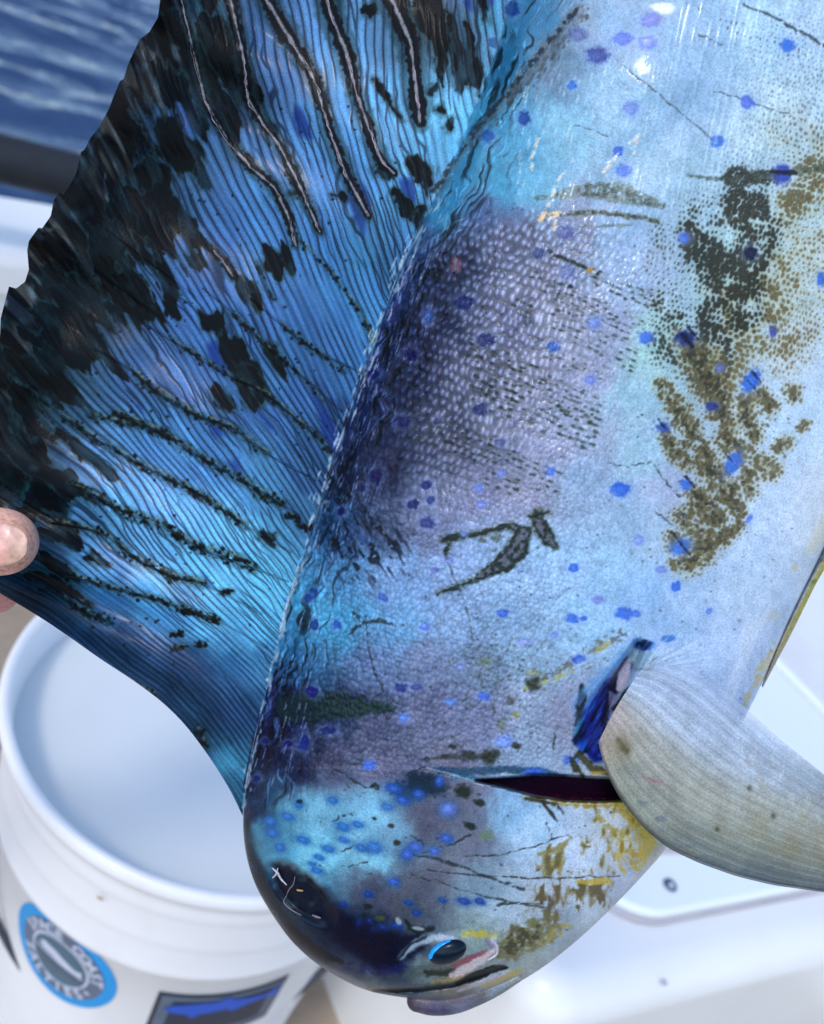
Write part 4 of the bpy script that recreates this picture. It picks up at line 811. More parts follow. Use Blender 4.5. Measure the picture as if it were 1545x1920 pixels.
# ------------------------------------------------------------------ bucket
BC = np.array([-.0595, .46, .37])
def wall_r(dz): return np.interp(-dz, [0, .37], [.1475, .131])
def wall(az, dz, off=0.):
    rr = wall_r(dz)+off; return np.stack([BC[0]+rr*np.cos(az), BC[1]+rr*np.sin(az), BC[2]+dz], -1)
def find(px, py):
    az, dz = np.meshgrid(np.radians(np.linspace(190, 345, 311)), np.linspace(-.36, -.02, 341)); P = wall(az, dz); x, y = proj(P)
    k = np.argmin((x-px)**2+(y-py)**2); return az.ravel()[k], dz.ravel()[k]
def make_bucket():
    b = root('bucket', (BC[0], BC[1], 0)); n = 160
    prof = [(.0, -.366), (.124, -.366), (.129, -.370), (.131, -.364), (wall_r(-.30), -.30), (wall_r(-.2), -.2), (wall_r(-.105), -.105), (.1450, -.103), (.1474, -.100), (.1486, -.096), (.1487, -.0935), (.1484, -.091), (.1480, -.086),
            (.1478, -.072), (.1479, -.069), (.1483, -.066), (.1486, -.063), (.1485, -.060), (.1484, -.056), (.1484, -.053), (.1485, -.040), (.1487, -.037), (.1491, -.035), (.1493, -.032), (.1492, -.029), (.1490, -.026), (.1491, -.016), (.1520, -.0140),
            (.1555, -.010), (.1562, -.006), (.1552, -.002), (.1532, .0), (.1505, -.0005), (.1482, -.003), (.1468, -.010), (.1445, -.03), (.1405, -.1), (.1362, -.2), (.1280, -.355), (.124, -.361), (.0, -.362)]
    th = np.arange(n)/n*2*np.pi
    V = np.array([[BC[0]+r_*math.cos(t), BC[1]+r_*math.sin(t), BC[2]+z_] for r_, z_ in prof for t in th])
    me = raw_mesh('pail', V, grid_faces(len(prof), n, wrap=True)); link('pail', me, M['pail'], b)
    wv_, wf = [], []
    rr_ = [0, .03, .06, .09, .115, .135, .1441]
    wv_ = np.array([[BC[0]+q*math.cos(t), BC[1]+q*math.sin(t), BC[2]-.036+.0006*math.sin(q*70+t*2)] for q in rr_ for t in th])
    wt = link('bucket_water', raw_mesh('bucket_water', wv_, grid_faces(len(rr_), n, wrap=True)), plain('milky_water', (.72, .75, .74), .16, .35, .03, 14, .05, 40)); tag(wt, 'cloudy pale water filling the white bucket', kind='stuff')
    # bail
    e1 = math.radians(197); ex = np.array([math.cos(e1), math.sin(e1), 0]); out = np.array([math.cos(e1+math.pi/2), math.sin(e1+math.pi/2), 0])
    dn = np.array([0, 0, -1.])*.80+out*.60
    c = BC+np.array([0, 0, -.075])
    P = [c+.160*math.cos(t)*ex+.200*math.sin(t)*dn/np.linalg.norm(dn)+out*.0 for t in np.linspace(0, math.pi, 60)]
    V, Fq = tube(P, .0026, 12); link('bail', raw_mesh('bail', V, Fq), M['wire'], b)
    for s_ in (1, -1):
        q_ = c+ex*s_*.153; V, Fq = tube([q_-ex*s_*.006, q_+ex*s_*.006, q_+ex*s_*.009], [.013, .013, .010], 18); link('ear', raw_mesh('ear', V, Fq), M['wire'], b)
    # stickers: flat print wrapped on the wall
    def patch(name, az, dz, poly, off, mat, parent):
        """poly: outline in metres (x right, y up) wrapped on the wall"""
        bm = bmesh.new(); f = bm.faces.new([bm.verts.new((p[0], p[1], 0)) for p in poly])
        bmesh.ops.triangulate(bm, faces=bm.faces[:]); 
        for _ in range(7):
            es = [e for e in bm.edges if e.calc_length() > .005]
            if not es: break
            bmesh.ops.subdivide_edges(bm, edges=es, cuts=1); bmesh.ops.triangulate(bm, faces=bm.faces[:])
        me = bpy.data.meshes.new(name); bm.to_mesh(me); bm.free(); wrap(me, az, dz, off); return link(name, me, mat, parent)
    def wrap(me, az, dz, off):
        co = np.empty(len(me.vertices)*3, np.float32); me.vertices.foreach_get('co', co); co = co.reshape(-1, 3)
        z_ = dz+co[:, 1]; a_ = az+co[:, 0]/wall_r(dz); P = wall(a_, z_, off+co[:, 2]); me.vertices.foreach_set('co', P.astype(np.float32).ravel()); me.update()
    def circ(r_, n_=64, y0=0): return [(r_*math.cos(t), y0+r_*math.sin(t)) for t in np.arange(n_)/n_*2*math.pi]
    az, dz = find(112, 1800)
    R_ = .0435
    st = patch('round_sticker', az, dz, circ(R_), .0004, M['cyan'], b); tag(st, 'round blue sticker with pale lettering')
    patch('badge_field', az, dz, circ(R_*.80), .0007, M['slate'], st); patch('badge_rim', az, dz, circ(R_*.56), .0010, M['pale'], st); patch('badge_centre', az, dz, circ(R_*.51), .0013, M['slate2'], st)
    fishp = [(-.40, .16), (-.30, .26), (-.1, .25), (.15, .16), (.32, .10), (.44, .14), (.42, .02), (.44, -.06), (.30, .0), (.1, .02), (-.15, .06), (-.32, .06)]
    patch('badge_fish', az, dz, [(x*R_, y*R_) for x, y in fishp], .0016, M['pale'], st)
    for y_, h_ in ((-.10, .045), (-.20, .035), (.02, .02)): patch('badge_stripe', az, dz, [(-.46*R_, (y_-h_)*R_), (.46*R_, (y_-h_-.03)*R_), (.46*R_, (y_+h_-.03)*R_), (-.46*R_, (y_+h_)*R_)], .0016, M['greyp'] if y_ < 0 else M['pale'], st)
    def letters(txt, r_, a0, a1, flip, size):
        for i, ch in enumerate(txt):
            if ch == ' ': continue
            cu = bpy.data.curves.new('letter', 'FONT'); cu.body = ch; cu.size = size; cu.align_x = 'CENTER'; cu.align_y = 'CENTER'; cu.offset = size*.035; cu.extrude = .0001; cu.resolution_u = 3
            ob = bpy.data.objects.new('tmp', cu); col.objects.link(ob); dg = bpy.context.evaluated_depsgraph_get(); me = bpy.data.meshes.new_from_object(ob.evaluated_get(dg)); bpy.data.objects.remove(ob)
            a_ = math.radians(a0+(a1-a0)*i/(len(txt)-1)); rot = a_-math.pi/2 if not flip else a_+math.pi/2
            me.transform(Matrix.Translation((r_*math.cos(a_), r_*math.sin(a_), 0)) @ Matrix.Rotation(rot, 4, 'Z')); wrap(me, az, dz, .0011); link('letter', me, M['pale'], st)
    letters('SPACE COAST', R_*.675, 158, 6, False, R_*.27); letters('SALTIES', R_*.675, 206, 312, True, R_*.27)
    star = [(.66*R_*math.cos(math.radians(330))+(.075 if k % 2 == 0 else .03)*R_*math.cos(k*math.pi/5+.3), .66*R_*math.sin(math.radians(330))+(.075 if k % 2 == 0 else .03)*R_*math.sin(k*math.pi/5+.3)) for k in range(10)]
    patch('star', az, dz, star, .0012, M['pale'], st)
    # rectangular sticker with a blue fish
    a1, d1 = find(300, 1858); a2, d2 = find(544, 1824); wr = wall_r(d1)
    wd = (a2-a1)*wr; am, dm = (a1+a2)/2, (d1+d2)/2; hh = .062; sk = (d2-d1)/2
    def rect(x0, x1, y0, y1): 
        n_ = 14; t_ = [x0+(x1-x0)*k/n_ for k in range(n_+1)]
        return [(x, y0+sk*2*x/wd) for x in t_]+[(x, y1+sk*2*x/wd) for x in t_[::-1]]
    s2 = patch('fish_sticker', am, dm, rect(-wd/2, wd/2, -hh, 0), .0004, M['navy'], b); tag(s2, 'dark rectangular sticker with a blue fish')
    patch('sticker_border', am, dm, rect(-wd/2+.003, wd/2-.003, -hh+.003, -.0035), .0007, M['greyp'], s2); patch('sticker_field', am, dm, rect(-wd/2+.011, wd/2-.011, -hh+.012, -.0095), .0010, M['navy'], s2)
    fp = [(-.43, -.42), (-.36, -.34), (-.25, -.30), (-.05, -.27), (.02, -.21), (.05, -.26), (.2, -.31), (.36, -.34), (.46, -.24), (.43, -.36), (.48, -.48), (.36, -.42), (.2, -.44), (.1, -.52), (.05, -.45), (-.15, -.50), (-.20, -.58), (-.24, -.50), (-.36, -.48)]
    patch('sticker_fish', am, dm, [(x*wd, y*hh*1.15+sk*2*x+.010) for x, y in fp], .0014, M['blue'], s2)
    a3, d3 = find(586, 1845); 
    patch('light_blue_sticker', a3+.16, d3, [(-.010, -.020), (.012, -.020), (.012, .012), (-.010, .012)], .0005, M['sky_print'], b)
    # rust drip under the rim
    a4, d4 = find(200, 1668)
    patch('rust_stain', a4, d4, [(.0022*math.cos(t)*(1+.2*math.sin(3*t)), .0016*math.sin(t)) for t in np.arange(12)/12*2*math.pi], .0062, plain('rust', (.42, .28, .14), .6, .3), b)
    tag(b, 'white plastic bucket with round and rectangular fishing stickers, under the fin', 'bucket')
make_bucket()
# ------------------------------------------------------------------ fish
PIG, HGT = paint()
def smp(A, px, py): return bil(A, (px-CX0)*CS, (py-CY0)*CS)
def depth0(px, py): return .262*(1+.045*(py-900)/1000.-.03*(px-800)/1000.)
def relief(px, py):
    """large relief of the near flank in metres, positive towards the viewer"""
    d, w, _ = polydist(px, py, [(893,1463),(940,1467),(1000,1472),(1060,1478),(1120,1481),(1185,1480)], [1,9,21,25,24,22])
    g = -.0085*(1-ss(w-4, w+2.5, d))
    dop, _, _ = polydist(px, py, [(780,1440),(850,1455),(895,1468),(960,1487),(1010,1497),(1080,1503),(1165,1500),(1200,1520)])
    below = (py > np.interp(px, [780,895,1010,1165,1250],[1440,1468,1497,1500,1560]))
    g = g+np.where(below, .0024*np.exp(-dop/60.), 0)
    d, w, _ = polydist(px, py, [(1198,1212),(1165,1270),(1130,1330),(1110,1390),(1120,1412)], [4,12,24,24,12])
    g = g-.0050*(1-ss(w*.3, w+14, d))
    d = np.hypot(((px-566)*.72+(py-1676)*.69)/92, (-(px-566)*.69+(py-1676)*.72)/40); g = g-.0030*(1-ss(.55, 1.0, d))
    d = np.hypot(((px-838)*.93-(py-1786)*.36)/52, ((px-838)*.36+(py-1786)*.93)/32); g = g+.0016*(1-ss(.4, 1.3, d))
    d, _, _ = polydist(px, py, [(700,1858),(780,1857),(850,1848),(900,1832),(950,1814)]); g = g-.0016*np.exp(-(d/7)**2)
    bx = np.interp(py, [p[1] for p in BASE], [p[0] for p in BASE]); dbb = px-bx
    g = g+.0014*np.exp(-((dbb-4)/9)**2)*(py < 1520)-.0010*np.exp(-((dbb-24)/14)**2)*(py < 1500)
    d, _, _ = polydist(px, py, [(1075,40),(1000,140),(930,205),(870,290),(830,345)]); g = g+.0014*ss(-1, 1, 0)*np.exp(-(d/40)**2)
    g = g+(fbm(px/150, py/150, 2, 2)-.5)*.0030
    return g
def thick(v): return np.interp(v, [0, .2, .45, .62, .74, .84, .92, .965, .99, 1], [.0300, .0300, .0290, .0270, .0250, .0215, .0165, .0110, .0055, .0005])
fish = root('fish', tuple(at(760, 1868, .27)))
tag(fish, 'blue and silver dolphinfish hanging head down with its tall dorsal fin spread', 'fish')
def make_body():
    nu, nv = 620, 1180
    Lc = gsm(resample(BASE+HEADL[1:], 2400), 22); Rc = gsm(resample(BELLY, 2400), 22)
    s = np.linspace(0, 1, nv); idx = s*2399
    Lp = np.stack([np.interp(idx, np.arange(2400), Lc[:, k]) for k in (0, 1)], -1); Rp = np.stack([np.interp(idx, np.arange(2400), Rc[:, k]) for k in (0, 1)], -1)
    u = np.linspace(0, 1, nu); u = .5-.5*np.cos(np.pi*u)*.55-.5*.45*(1-2*u)           ; u = np.clip(u, 0, 1)
    px = Lp[:, None, 0]*(1-u)+Rp[:, None, 0]*u; py = Lp[:, None, 1]*(1-u)+Rp[:, None, 1]*u
    T = thick(s)[:, None]; prof = np.clip(1-np.abs(2*u**.92-1)**2.3, 0, 1)**.58
    edge = np.clip(prof*1.6, 0, 1)**.5
    hd = smp(HGT, px, py)
    B = T*prof+relief(px, py)*edge+hd*.00046*edge
    P = at(px, py, depth0(px, py)-np.maximum(B, -.002)).reshape(-1, 3)
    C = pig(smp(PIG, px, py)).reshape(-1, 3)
    # dark wet gill opening and forehead gash pigment
    X_, Y_ = px.ravel(), py.ravel()
    d, w, _ = polydist(X_, Y_, [(893,1463),(940,1467),(1000,1472),(1060,1478),(1120,1481),(1185,1480)], [1,8,19,23,22,20])
    m = (1-ss(w-2, w+1.5, d))[:, None]; red = ss(.5, .8, fbm(X_/5, Y_/3, 2, 2))[:, None]*ss(1478, 1496, Y_)[:, None]
    C = C*(1-m)+m*(np.array([.010, .002, .012])+red*np.array([.035, .0, .006]))
    dd = np.hypot(((X_-566)*.72+(Y_-1676)*.69)/90, (-(X_-566)*.69+(Y_-1676)*.72)/40)+(fbm(X_/18, Y_/18, 3, 2)-.5)*.35
    m = (1-ss(.70, 1.06, dd))[:, None]; C = C*(1-m)+m*(np.array([.002, .005, .016])+ss(.55,.8,fbm(X_/30, Y_/22, 4, 3))[:, None]*np.array([.004,.020,.022]))
    Fq = grid_faces(nv, nu, flip=True)
    # far flank: the mirror shape, coarser
    nu2, nv2 = 70, 150; s2 = np.linspace(0, 1, nv2); i2 = s2*2399
    L2 = np.stack([np.interp(i2, np.arange(2400), Lc[:, k]) for k in (0, 1)], -1); R2 = np.stack([np.interp(i2, np.arange(2400), Rc[:, k]) for k in (0, 1)], -1)
    u2 = np.clip(.5-.5*np.cos(np.pi*np.linspace(0, 1, nu2)), 0, 1); qx = L2[:, None, 0]*(1-u2)+R2[:, None, 0]*u2; qy = L2[:, None, 1]*(1-u2)+R2[:, None, 1]*u2
    pr2 = np.clip(1-np.abs(2*u2**.92-1)**2.3, 0, 1)**.58
    P2_ = at(qx, qy, depth0(qx, qy)+thick(s2)[:, None]*pr2).reshape(-1, 3); C2 = pig(smp(PIG, qx, qy)).reshape(-1, 3)
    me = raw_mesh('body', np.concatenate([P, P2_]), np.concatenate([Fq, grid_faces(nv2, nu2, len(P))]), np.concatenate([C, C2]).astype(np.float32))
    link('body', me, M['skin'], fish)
    return None
make_body()
FB = np.array([(455,1530),(500,1290),(560,1065),(640,822),(740,530),(830,345),(960,0),(1000,-190)], float)
FE = np.array([(-80,1068),(-70,985),(-32,760),(72,427),(240,120),(322,-110),(700,-188),(1000,-190)], float)
def make_fin():
    nu, nv = 1000, 440
    bl = np.array(BASE[::-1], float); el = np.array(EDGE, float)
    def arcpos(L, q):
        s = np.r_[0, np.cumsum(np.hypot(*np.diff(L, axis=0).T))]; out = []
        for p in q:
            best = (1e9, 0)
            for i in range(len(L)-1):
                a, b = L[i], L[i+1]; t = np.clip(np.dot(p-a, b-a)/np.dot(b-a, b-a), 0, 1); d = np.linalg.norm(a+t*(b-a)-p)
                if d < best[0]: best = (d, s[i]+t*(s[i+1]-s[i]))
            out.append(best[1])
        return np.array(out)/s[-1]
    sb, se = arcpos(bl, FB), arcpos(el, FE)
    k = np.linspace(0, 1, nu); kk = np.linspace(0, 1, len(FB))
    Bp = resample(bl, 0, np.interp(k, kk, sb)); Ep = resample(el, 0, np.interp(k, kk, se))
    v = np.linspace(0, 1, nv)[:, None]
    lead = gsm(resample(LEAD, nv), 12); lead[0] = LEAD[0]; off = lead-(lead[0]*(1-v)+lead[-1]*v)
    wl = (1-ss(0, .30, k))[None, :, None]
    px = Bp[None, :, 0]*(1-v)+Ep[None, :, 0]*v; py = Bp[None, :, 1]*(1-v)+Ep[None, :, 1]*v
    bend = np.sin(np.pi*v)*ss(.1, .5, k)[None]*26
    px = px+off[:, None, 0]*wl[..., 0]-bend*.6*0; py = py+off[:, None, 1]*wl[..., 0]+bend*.55
    # gentle billow of the held membrane plus its fine creases
    hd = smp(HGT, px, py)
    edge = np.clip(v*9, 0, 1)
    bil_ = .010*np.sin(np.pi*np.clip(v, 0, 1))*np.sin(np.pi*np.clip(k, 0, 1))[None]+.0020*np.sin(k*60+v*3)[...]*v
    lg = (fbm(px/120, py/120, 5, 2)-.5)*.004*v
    dth = np.hypot(px-60, py-1020); pinch = .006*np.exp(-(dth/90)**2)
    D = depth0(px, py)-.0008+bil_+lg-hd*.00010-pinch*.3
    P = at(px, py, D).reshape(-1, 3); C = pig(smp(PIG, px, py)).reshape(-1, 3)
    P2_ = at(px[::10, ::10], py[::10, ::10], (D+.0007*np.sin(np.pi*np.clip(v, .0, 1)))[::10, ::10]+.00015).reshape(-1, 3); C2 = pig(smp(PIG, px[::10, ::10], py[::10, ::10])).reshape(-1, 3)
    n2 = px[::10, ::10].shape
    me = raw_mesh('dorsal_fin', np.concatenate([P, P2_]), np.concatenate([grid_faces(nv, nu, flip=False), grid_faces(n2[0], n2[1], len(P), flip=True)]), np.concatenate([C, C2]).astype(np.float32))
    fin = link('dorsal_fin', me, M['finskin'], fish)
    def fd(x, y):
        j = np.argmin((px-x)**2+(py-y)**2); return D.ravel()[j]
    # raised rays: pale crests proud of the membrane
    for P_, W_ in UPRAYS:
        q_ = smooth3(np.array([(p[0], p[1], w) for p, w in zip(P_, W_)], float), 90); q_ = q_[(q_[:, 1] > -150)]
        jx = (vn(q_[:, 1]/9., q_[:, 0]*0+P_[0][0], 3)-.5)*7
        A = np.array([at(x+j_, y, fd(x, y)-.0001) for (x, y, w), j_ in zip(q_, jx)]); V, Fq = capsule(A, np.clip(q_[:, 2]*.125*.000157*np.clip(2.6*fbm(q_[:, 1]/13., q_[:, 0]/13., 1, 2)-.75, .08, 1.25), .00004, .002), 8, 3)
        o = link('fin_ray', raw_mesh('fin_ray', V, Fq), M['ray'], fin)
    # true rays of the lower fin: low dark ridges
    for P_ in LOWRAYS:
        q_ = smooth3(np.array(P_, float), 50); D_ = np.array([fd(x, y) for x, y in q_])
        A = at(q_[:, 0], q_[:, 1], D_-.0001); V, Fq = capsule(A, .00022+.00025*vn(q_[:, 0]/8., q_[:, 1]/8., 2), 8, 3)
        ring = np.repeat(np.arange(len(A)+6), 8)[:len(V)]; x_, y_ = proj(V)
        c_ = pig(smp(PIG, np.asarray(x_), np.asarray(y_))*.8); link('fin_ray', raw_mesh('fin_ray', V, Fq, c_), M['finskin'], fin)
LOWRAYS = [[(115,780),(200,835),(280,880),(370,925),(460,985),(545,1035)],[(215,775),(300,810),(380,860),(470,910),(560,965)],[(135,910),(220,955),(300,985),(380,1030),(475,1065),(540,1090)],[(100,980),(190,1000),(250,1045),(320,1080),(380,1095),(490,1150)],
           [(110,1075),(200,1100),(260,1115),(325,1135),(410,1165),(500,1215)],[(180,655),(240,690),(300,740),(370,780),(430,800),(500,850),(590,900)],[(260,600),(325,640),(420,700),(500,740),(600,825)],[(380,540),(440,590),(500,650),(560,700),(640,770)],[(470,560),(530,610),(580,650),(680,700)]]
make_fin()
def make_pectoral():
    n1, n2 = 300, 360
    lo = gsm(resample([(1122,1392),(1128,1420),(1140,1455),(1158,1490),(1182,1524),(1212,1558),(1255,1592),(1310,1618),(1380,1643),(1450,1660),(1545,1673),(1640,1678),(1740,1668)], n2), 5)
    up = gsm(resample([(1214,1240),(1250,1240),(1292,1254),(1332,1277),(1366,1302),(1400,1330),(1426,1353),(1462,1386),(1505,1420),(1545,1452),(1620,1512),(1740,1600)], n2), 5)
    t = np.linspace(0, 1, n1)[:, None]
    px = up[None, :, 0]*(1-t)+lo[None, :, 0]*t; py = up[None, :, 1]*(1-t)+lo[None, :, 1]*t
    a = np.linspace(0, 1, n2)[None]
    px = px-np.sin(np.pi*t)*6*(1-a); 
    # pigment along and across the rays
    n = 14; tw = t+.010*np.sin(a*9+t*5)+.04*(1-a)*np.sin(np.pi*t)*0
    ph = tw*n+.25*(fbm(a*6+t*0, t*8+a*0, 2, 2)-.5); ray = np.abs((ph % 1)-.5)*2
    rl = ss(.62, .98, ray); rd = ss(.62, .95, 1-ray)
    A = field([(0,0,185,205,236),(0,.25,182,200,232),(0,.6,176,172,184),(0,1,170,166,172),(.2,0,186,206,238),(.2,.3,184,200,230),(.2,.6,158,162,168),(.2,.9,140,148,150),(.4,0,180,200,232),(.4,.25,176,190,215),(.4,.6,150,156,158),(.4,.95,112,124,132),
               (.6,.05,152,170,192),(.6,.4,152,158,156),(.6,.7,134,142,142),(.6,.97,84,98,116),(.75,.1,156,164,170),(.75,.45,160,156,142),(.75,.75,126,136,142),(.75,.97,80,96,114),(1,.2,150,155,160),(1,.6,150,142,124),(1,.97,90,104,118)], a+0*t, t+0*a, 1.5, .004).astype(np.float32)
    A = A+np.array([.022, .012, -.035])*ss(.2, .6, t+0*a)[..., None]; rw = (.35+.9*fbm(t*7+a*2, a*5, 4, 2))[..., None]; A = A*(1+.08*rl[..., None]*rw*(1-.5*a[..., None])-.11*rd[..., None]*rw)
    mt = fbm(px/30, py/30, 4, 3)-.5; A = A*(1+.22*mt[..., None]); yw = ss(.5, .75, fbm(px/26, py/34, 6, 3))*ss(.25, .6, a)*ss(.1, .3, t)*(1-ss(.75, .9, t)); A = A*(1-.30*yw[..., None])+np.array([.56, .50, .34])*.30*yw[..., None]
    lt = ss(.6, .8, fbm(px/8, py/20, 3, 3))*ss(.2, .5, a)*(1-ss(.3, .6, t)); A = A+lt[..., None]*.07
    e = ss(.955, .995, t+0*a); A = A*(1-.55*e[..., None])
    db_ = ss(.6, .8, fbm(px/40, py/16, 1, 3))*ss(.72, .9, t+0*a); A = A*(1-.35*db_[..., None])+np.array([.22, .32, .46])*.35*db_[..., None]
    for cx_, cy_, r_ in ((1168,1400,9),(1176,1408,6),(1160,1388,5),(1345,1555,4),(1405,1478,4),(1450,1530,5)):
        m = np.exp(-(np.hypot(px-cx_, (py-cy_)*.8)/r_)**2)*.8; A = A*(1-m[..., None])+np.array([.22, .20, .10])*m[..., None]
    m = np.exp(-(np.hypot((px-1225)/16, (py-1463-(px-1225)*.4)/3.5))**2)*.5; A = A*(1-m[..., None])+np.array([.60, .25, .33])*m[..., None]
    m = np.exp(-(np.hypot(px-1160, py-1400)/34)**2)*.35*(a < .5); A = A*(1-m[..., None])+np.array([.55, .48, .30])*m[..., None]
    ro = np.clip(1-a*12, 0, 1)*ss(.35, .8, t); A = A*(1-.3*ro[..., None])+np.array([.72, .56, .58])*.3*ro[..., None]
    # place: rooted on the flank, sweeping off it and towards the viewer
    body_near = depth0(px, py)-.0262
    D = body_near-.0018-.006*a**1.0-.0022*np.sin(np.pi*t)*a+.004*np.clip(1-t*3, 0, 1)*0
    D = D-.00016*rl*(.4+.6*a)-.0012*np.sin(t*9+a*4)*a-.0008*(fbm(px/50, py/50, 3, 2)-.5)
    P = at(px, py, D).reshape(-1, 3); C = pig(np.clip(A, 0, 1)).reshape(-1, 3); wht = ss(.5,.9,fbm(t*26+a*2, a*3, 6, 2)); t0 = .10*(1-ss(.25, .50, a)); al = (.03+.45*wht*ss(.0, .16, t+0*a)*(1-ss(.02, .3, t-t0)))*(t0 > .01)+.95*ss(-.20, .22, t-t0+(rl-.5)*.03); al = np.clip(al, 0, 1); al = np.maximum(al, ss(.5, .62, a)*(.55+.45*ss(0, .06, t))); al = al*(.90-.12*ss(.3, .8, a)); C = np.concatenate([C, al.reshape(-1, 1)], 1)
    Db = D+.0007*np.sin(np.pi*np.clip(t, .0, 1))+.0001; P2_ = at(px[::6, ::6], py[::6, ::6], Db[::6, ::6]).reshape(-1, 3); sh = px[::6, ::6].shape; C2 = C.reshape(n1, n2, 4)[::6, ::6].reshape(-1, 4)
    me = raw_mesh('pectoral_fin', np.concatenate([P, P2_]), np.concatenate([grid_faces(n1, n2, flip=True), grid_faces(sh[0], sh[1], len(P))]), np.concatenate([C, C2]).astype(np.float32))
    o = link('pectoral_fin', me, M['pect'], fish); tag(o, 'pale translucent pectoral fin')
make_pectoral()
def make_pelvic():
    a_ = gsm(resample([(1575,960),(1540,1035),(1508,1095),(1478,1155),(1452,1215),(1436,1262),(1428,1285)], 120), 4)
    b_ = gsm(resample([(1625,980),(1560,1045),(1532,1090),(1510,1135),(1488,1180),(1466,1222),(1430,1290)], 120), 4)
    t = np.linspace(0, 1, 40)[:, None]
    px = a_[None, :, 0]*(1-t)+b_[None, :, 0]*t; py = a_[None, :, 1]*(1-t)+b_[None, :, 1]*t; s = np.linspace(0, 1, 120)[None]
    A = field([(0,0,90,110,150),(0,.3,110,130,165),(0,.5,70,75,70),(.0,.8,140,135,130),(.35,0,150,165,195),(.35,.5,150,160,175),(.5,.8,150,140,120),(.75,0,190,180,90),(.8,.3,188,176,70),(.8,.6,180,165,50),(.9,.9,160,150,130)], t+0*s, s+0*t, 1.5, .004)
    A = A*(1+.35*(fbm(px/9, py/12, 2, 3)-.5)[..., None]); gr = ss(.6, .75, fbm(px/7, py/10, 5, 2))*.6; A = A*(1-gr[..., None])+np.array([.36, .38, .16])*gr[..., None]
    D = depth0(px, py)+.003-.003*np.sin(np.pi*t)
    P = at(px, py, D).reshape(-1, 3); P2_ = at(px, py, D+.0008*np.sin(np.pi*t)+.0001).reshape(-1, 3); C = pig(np.clip(A, 0, 1)).reshape(-1, 3)
    me = raw_mesh('pelvic_fin', np.concatenate([P, P2_]), np.concatenate([grid_faces(40, 120, flip=True), grid_faces(40, 120, len(P))]), np.concatenate([C, C])); o = link('pelvic_fin', me, M['pect'], fish); tag(o, 'narrow yellow-edged pelvic fin folded on the belly')
make_pelvic()
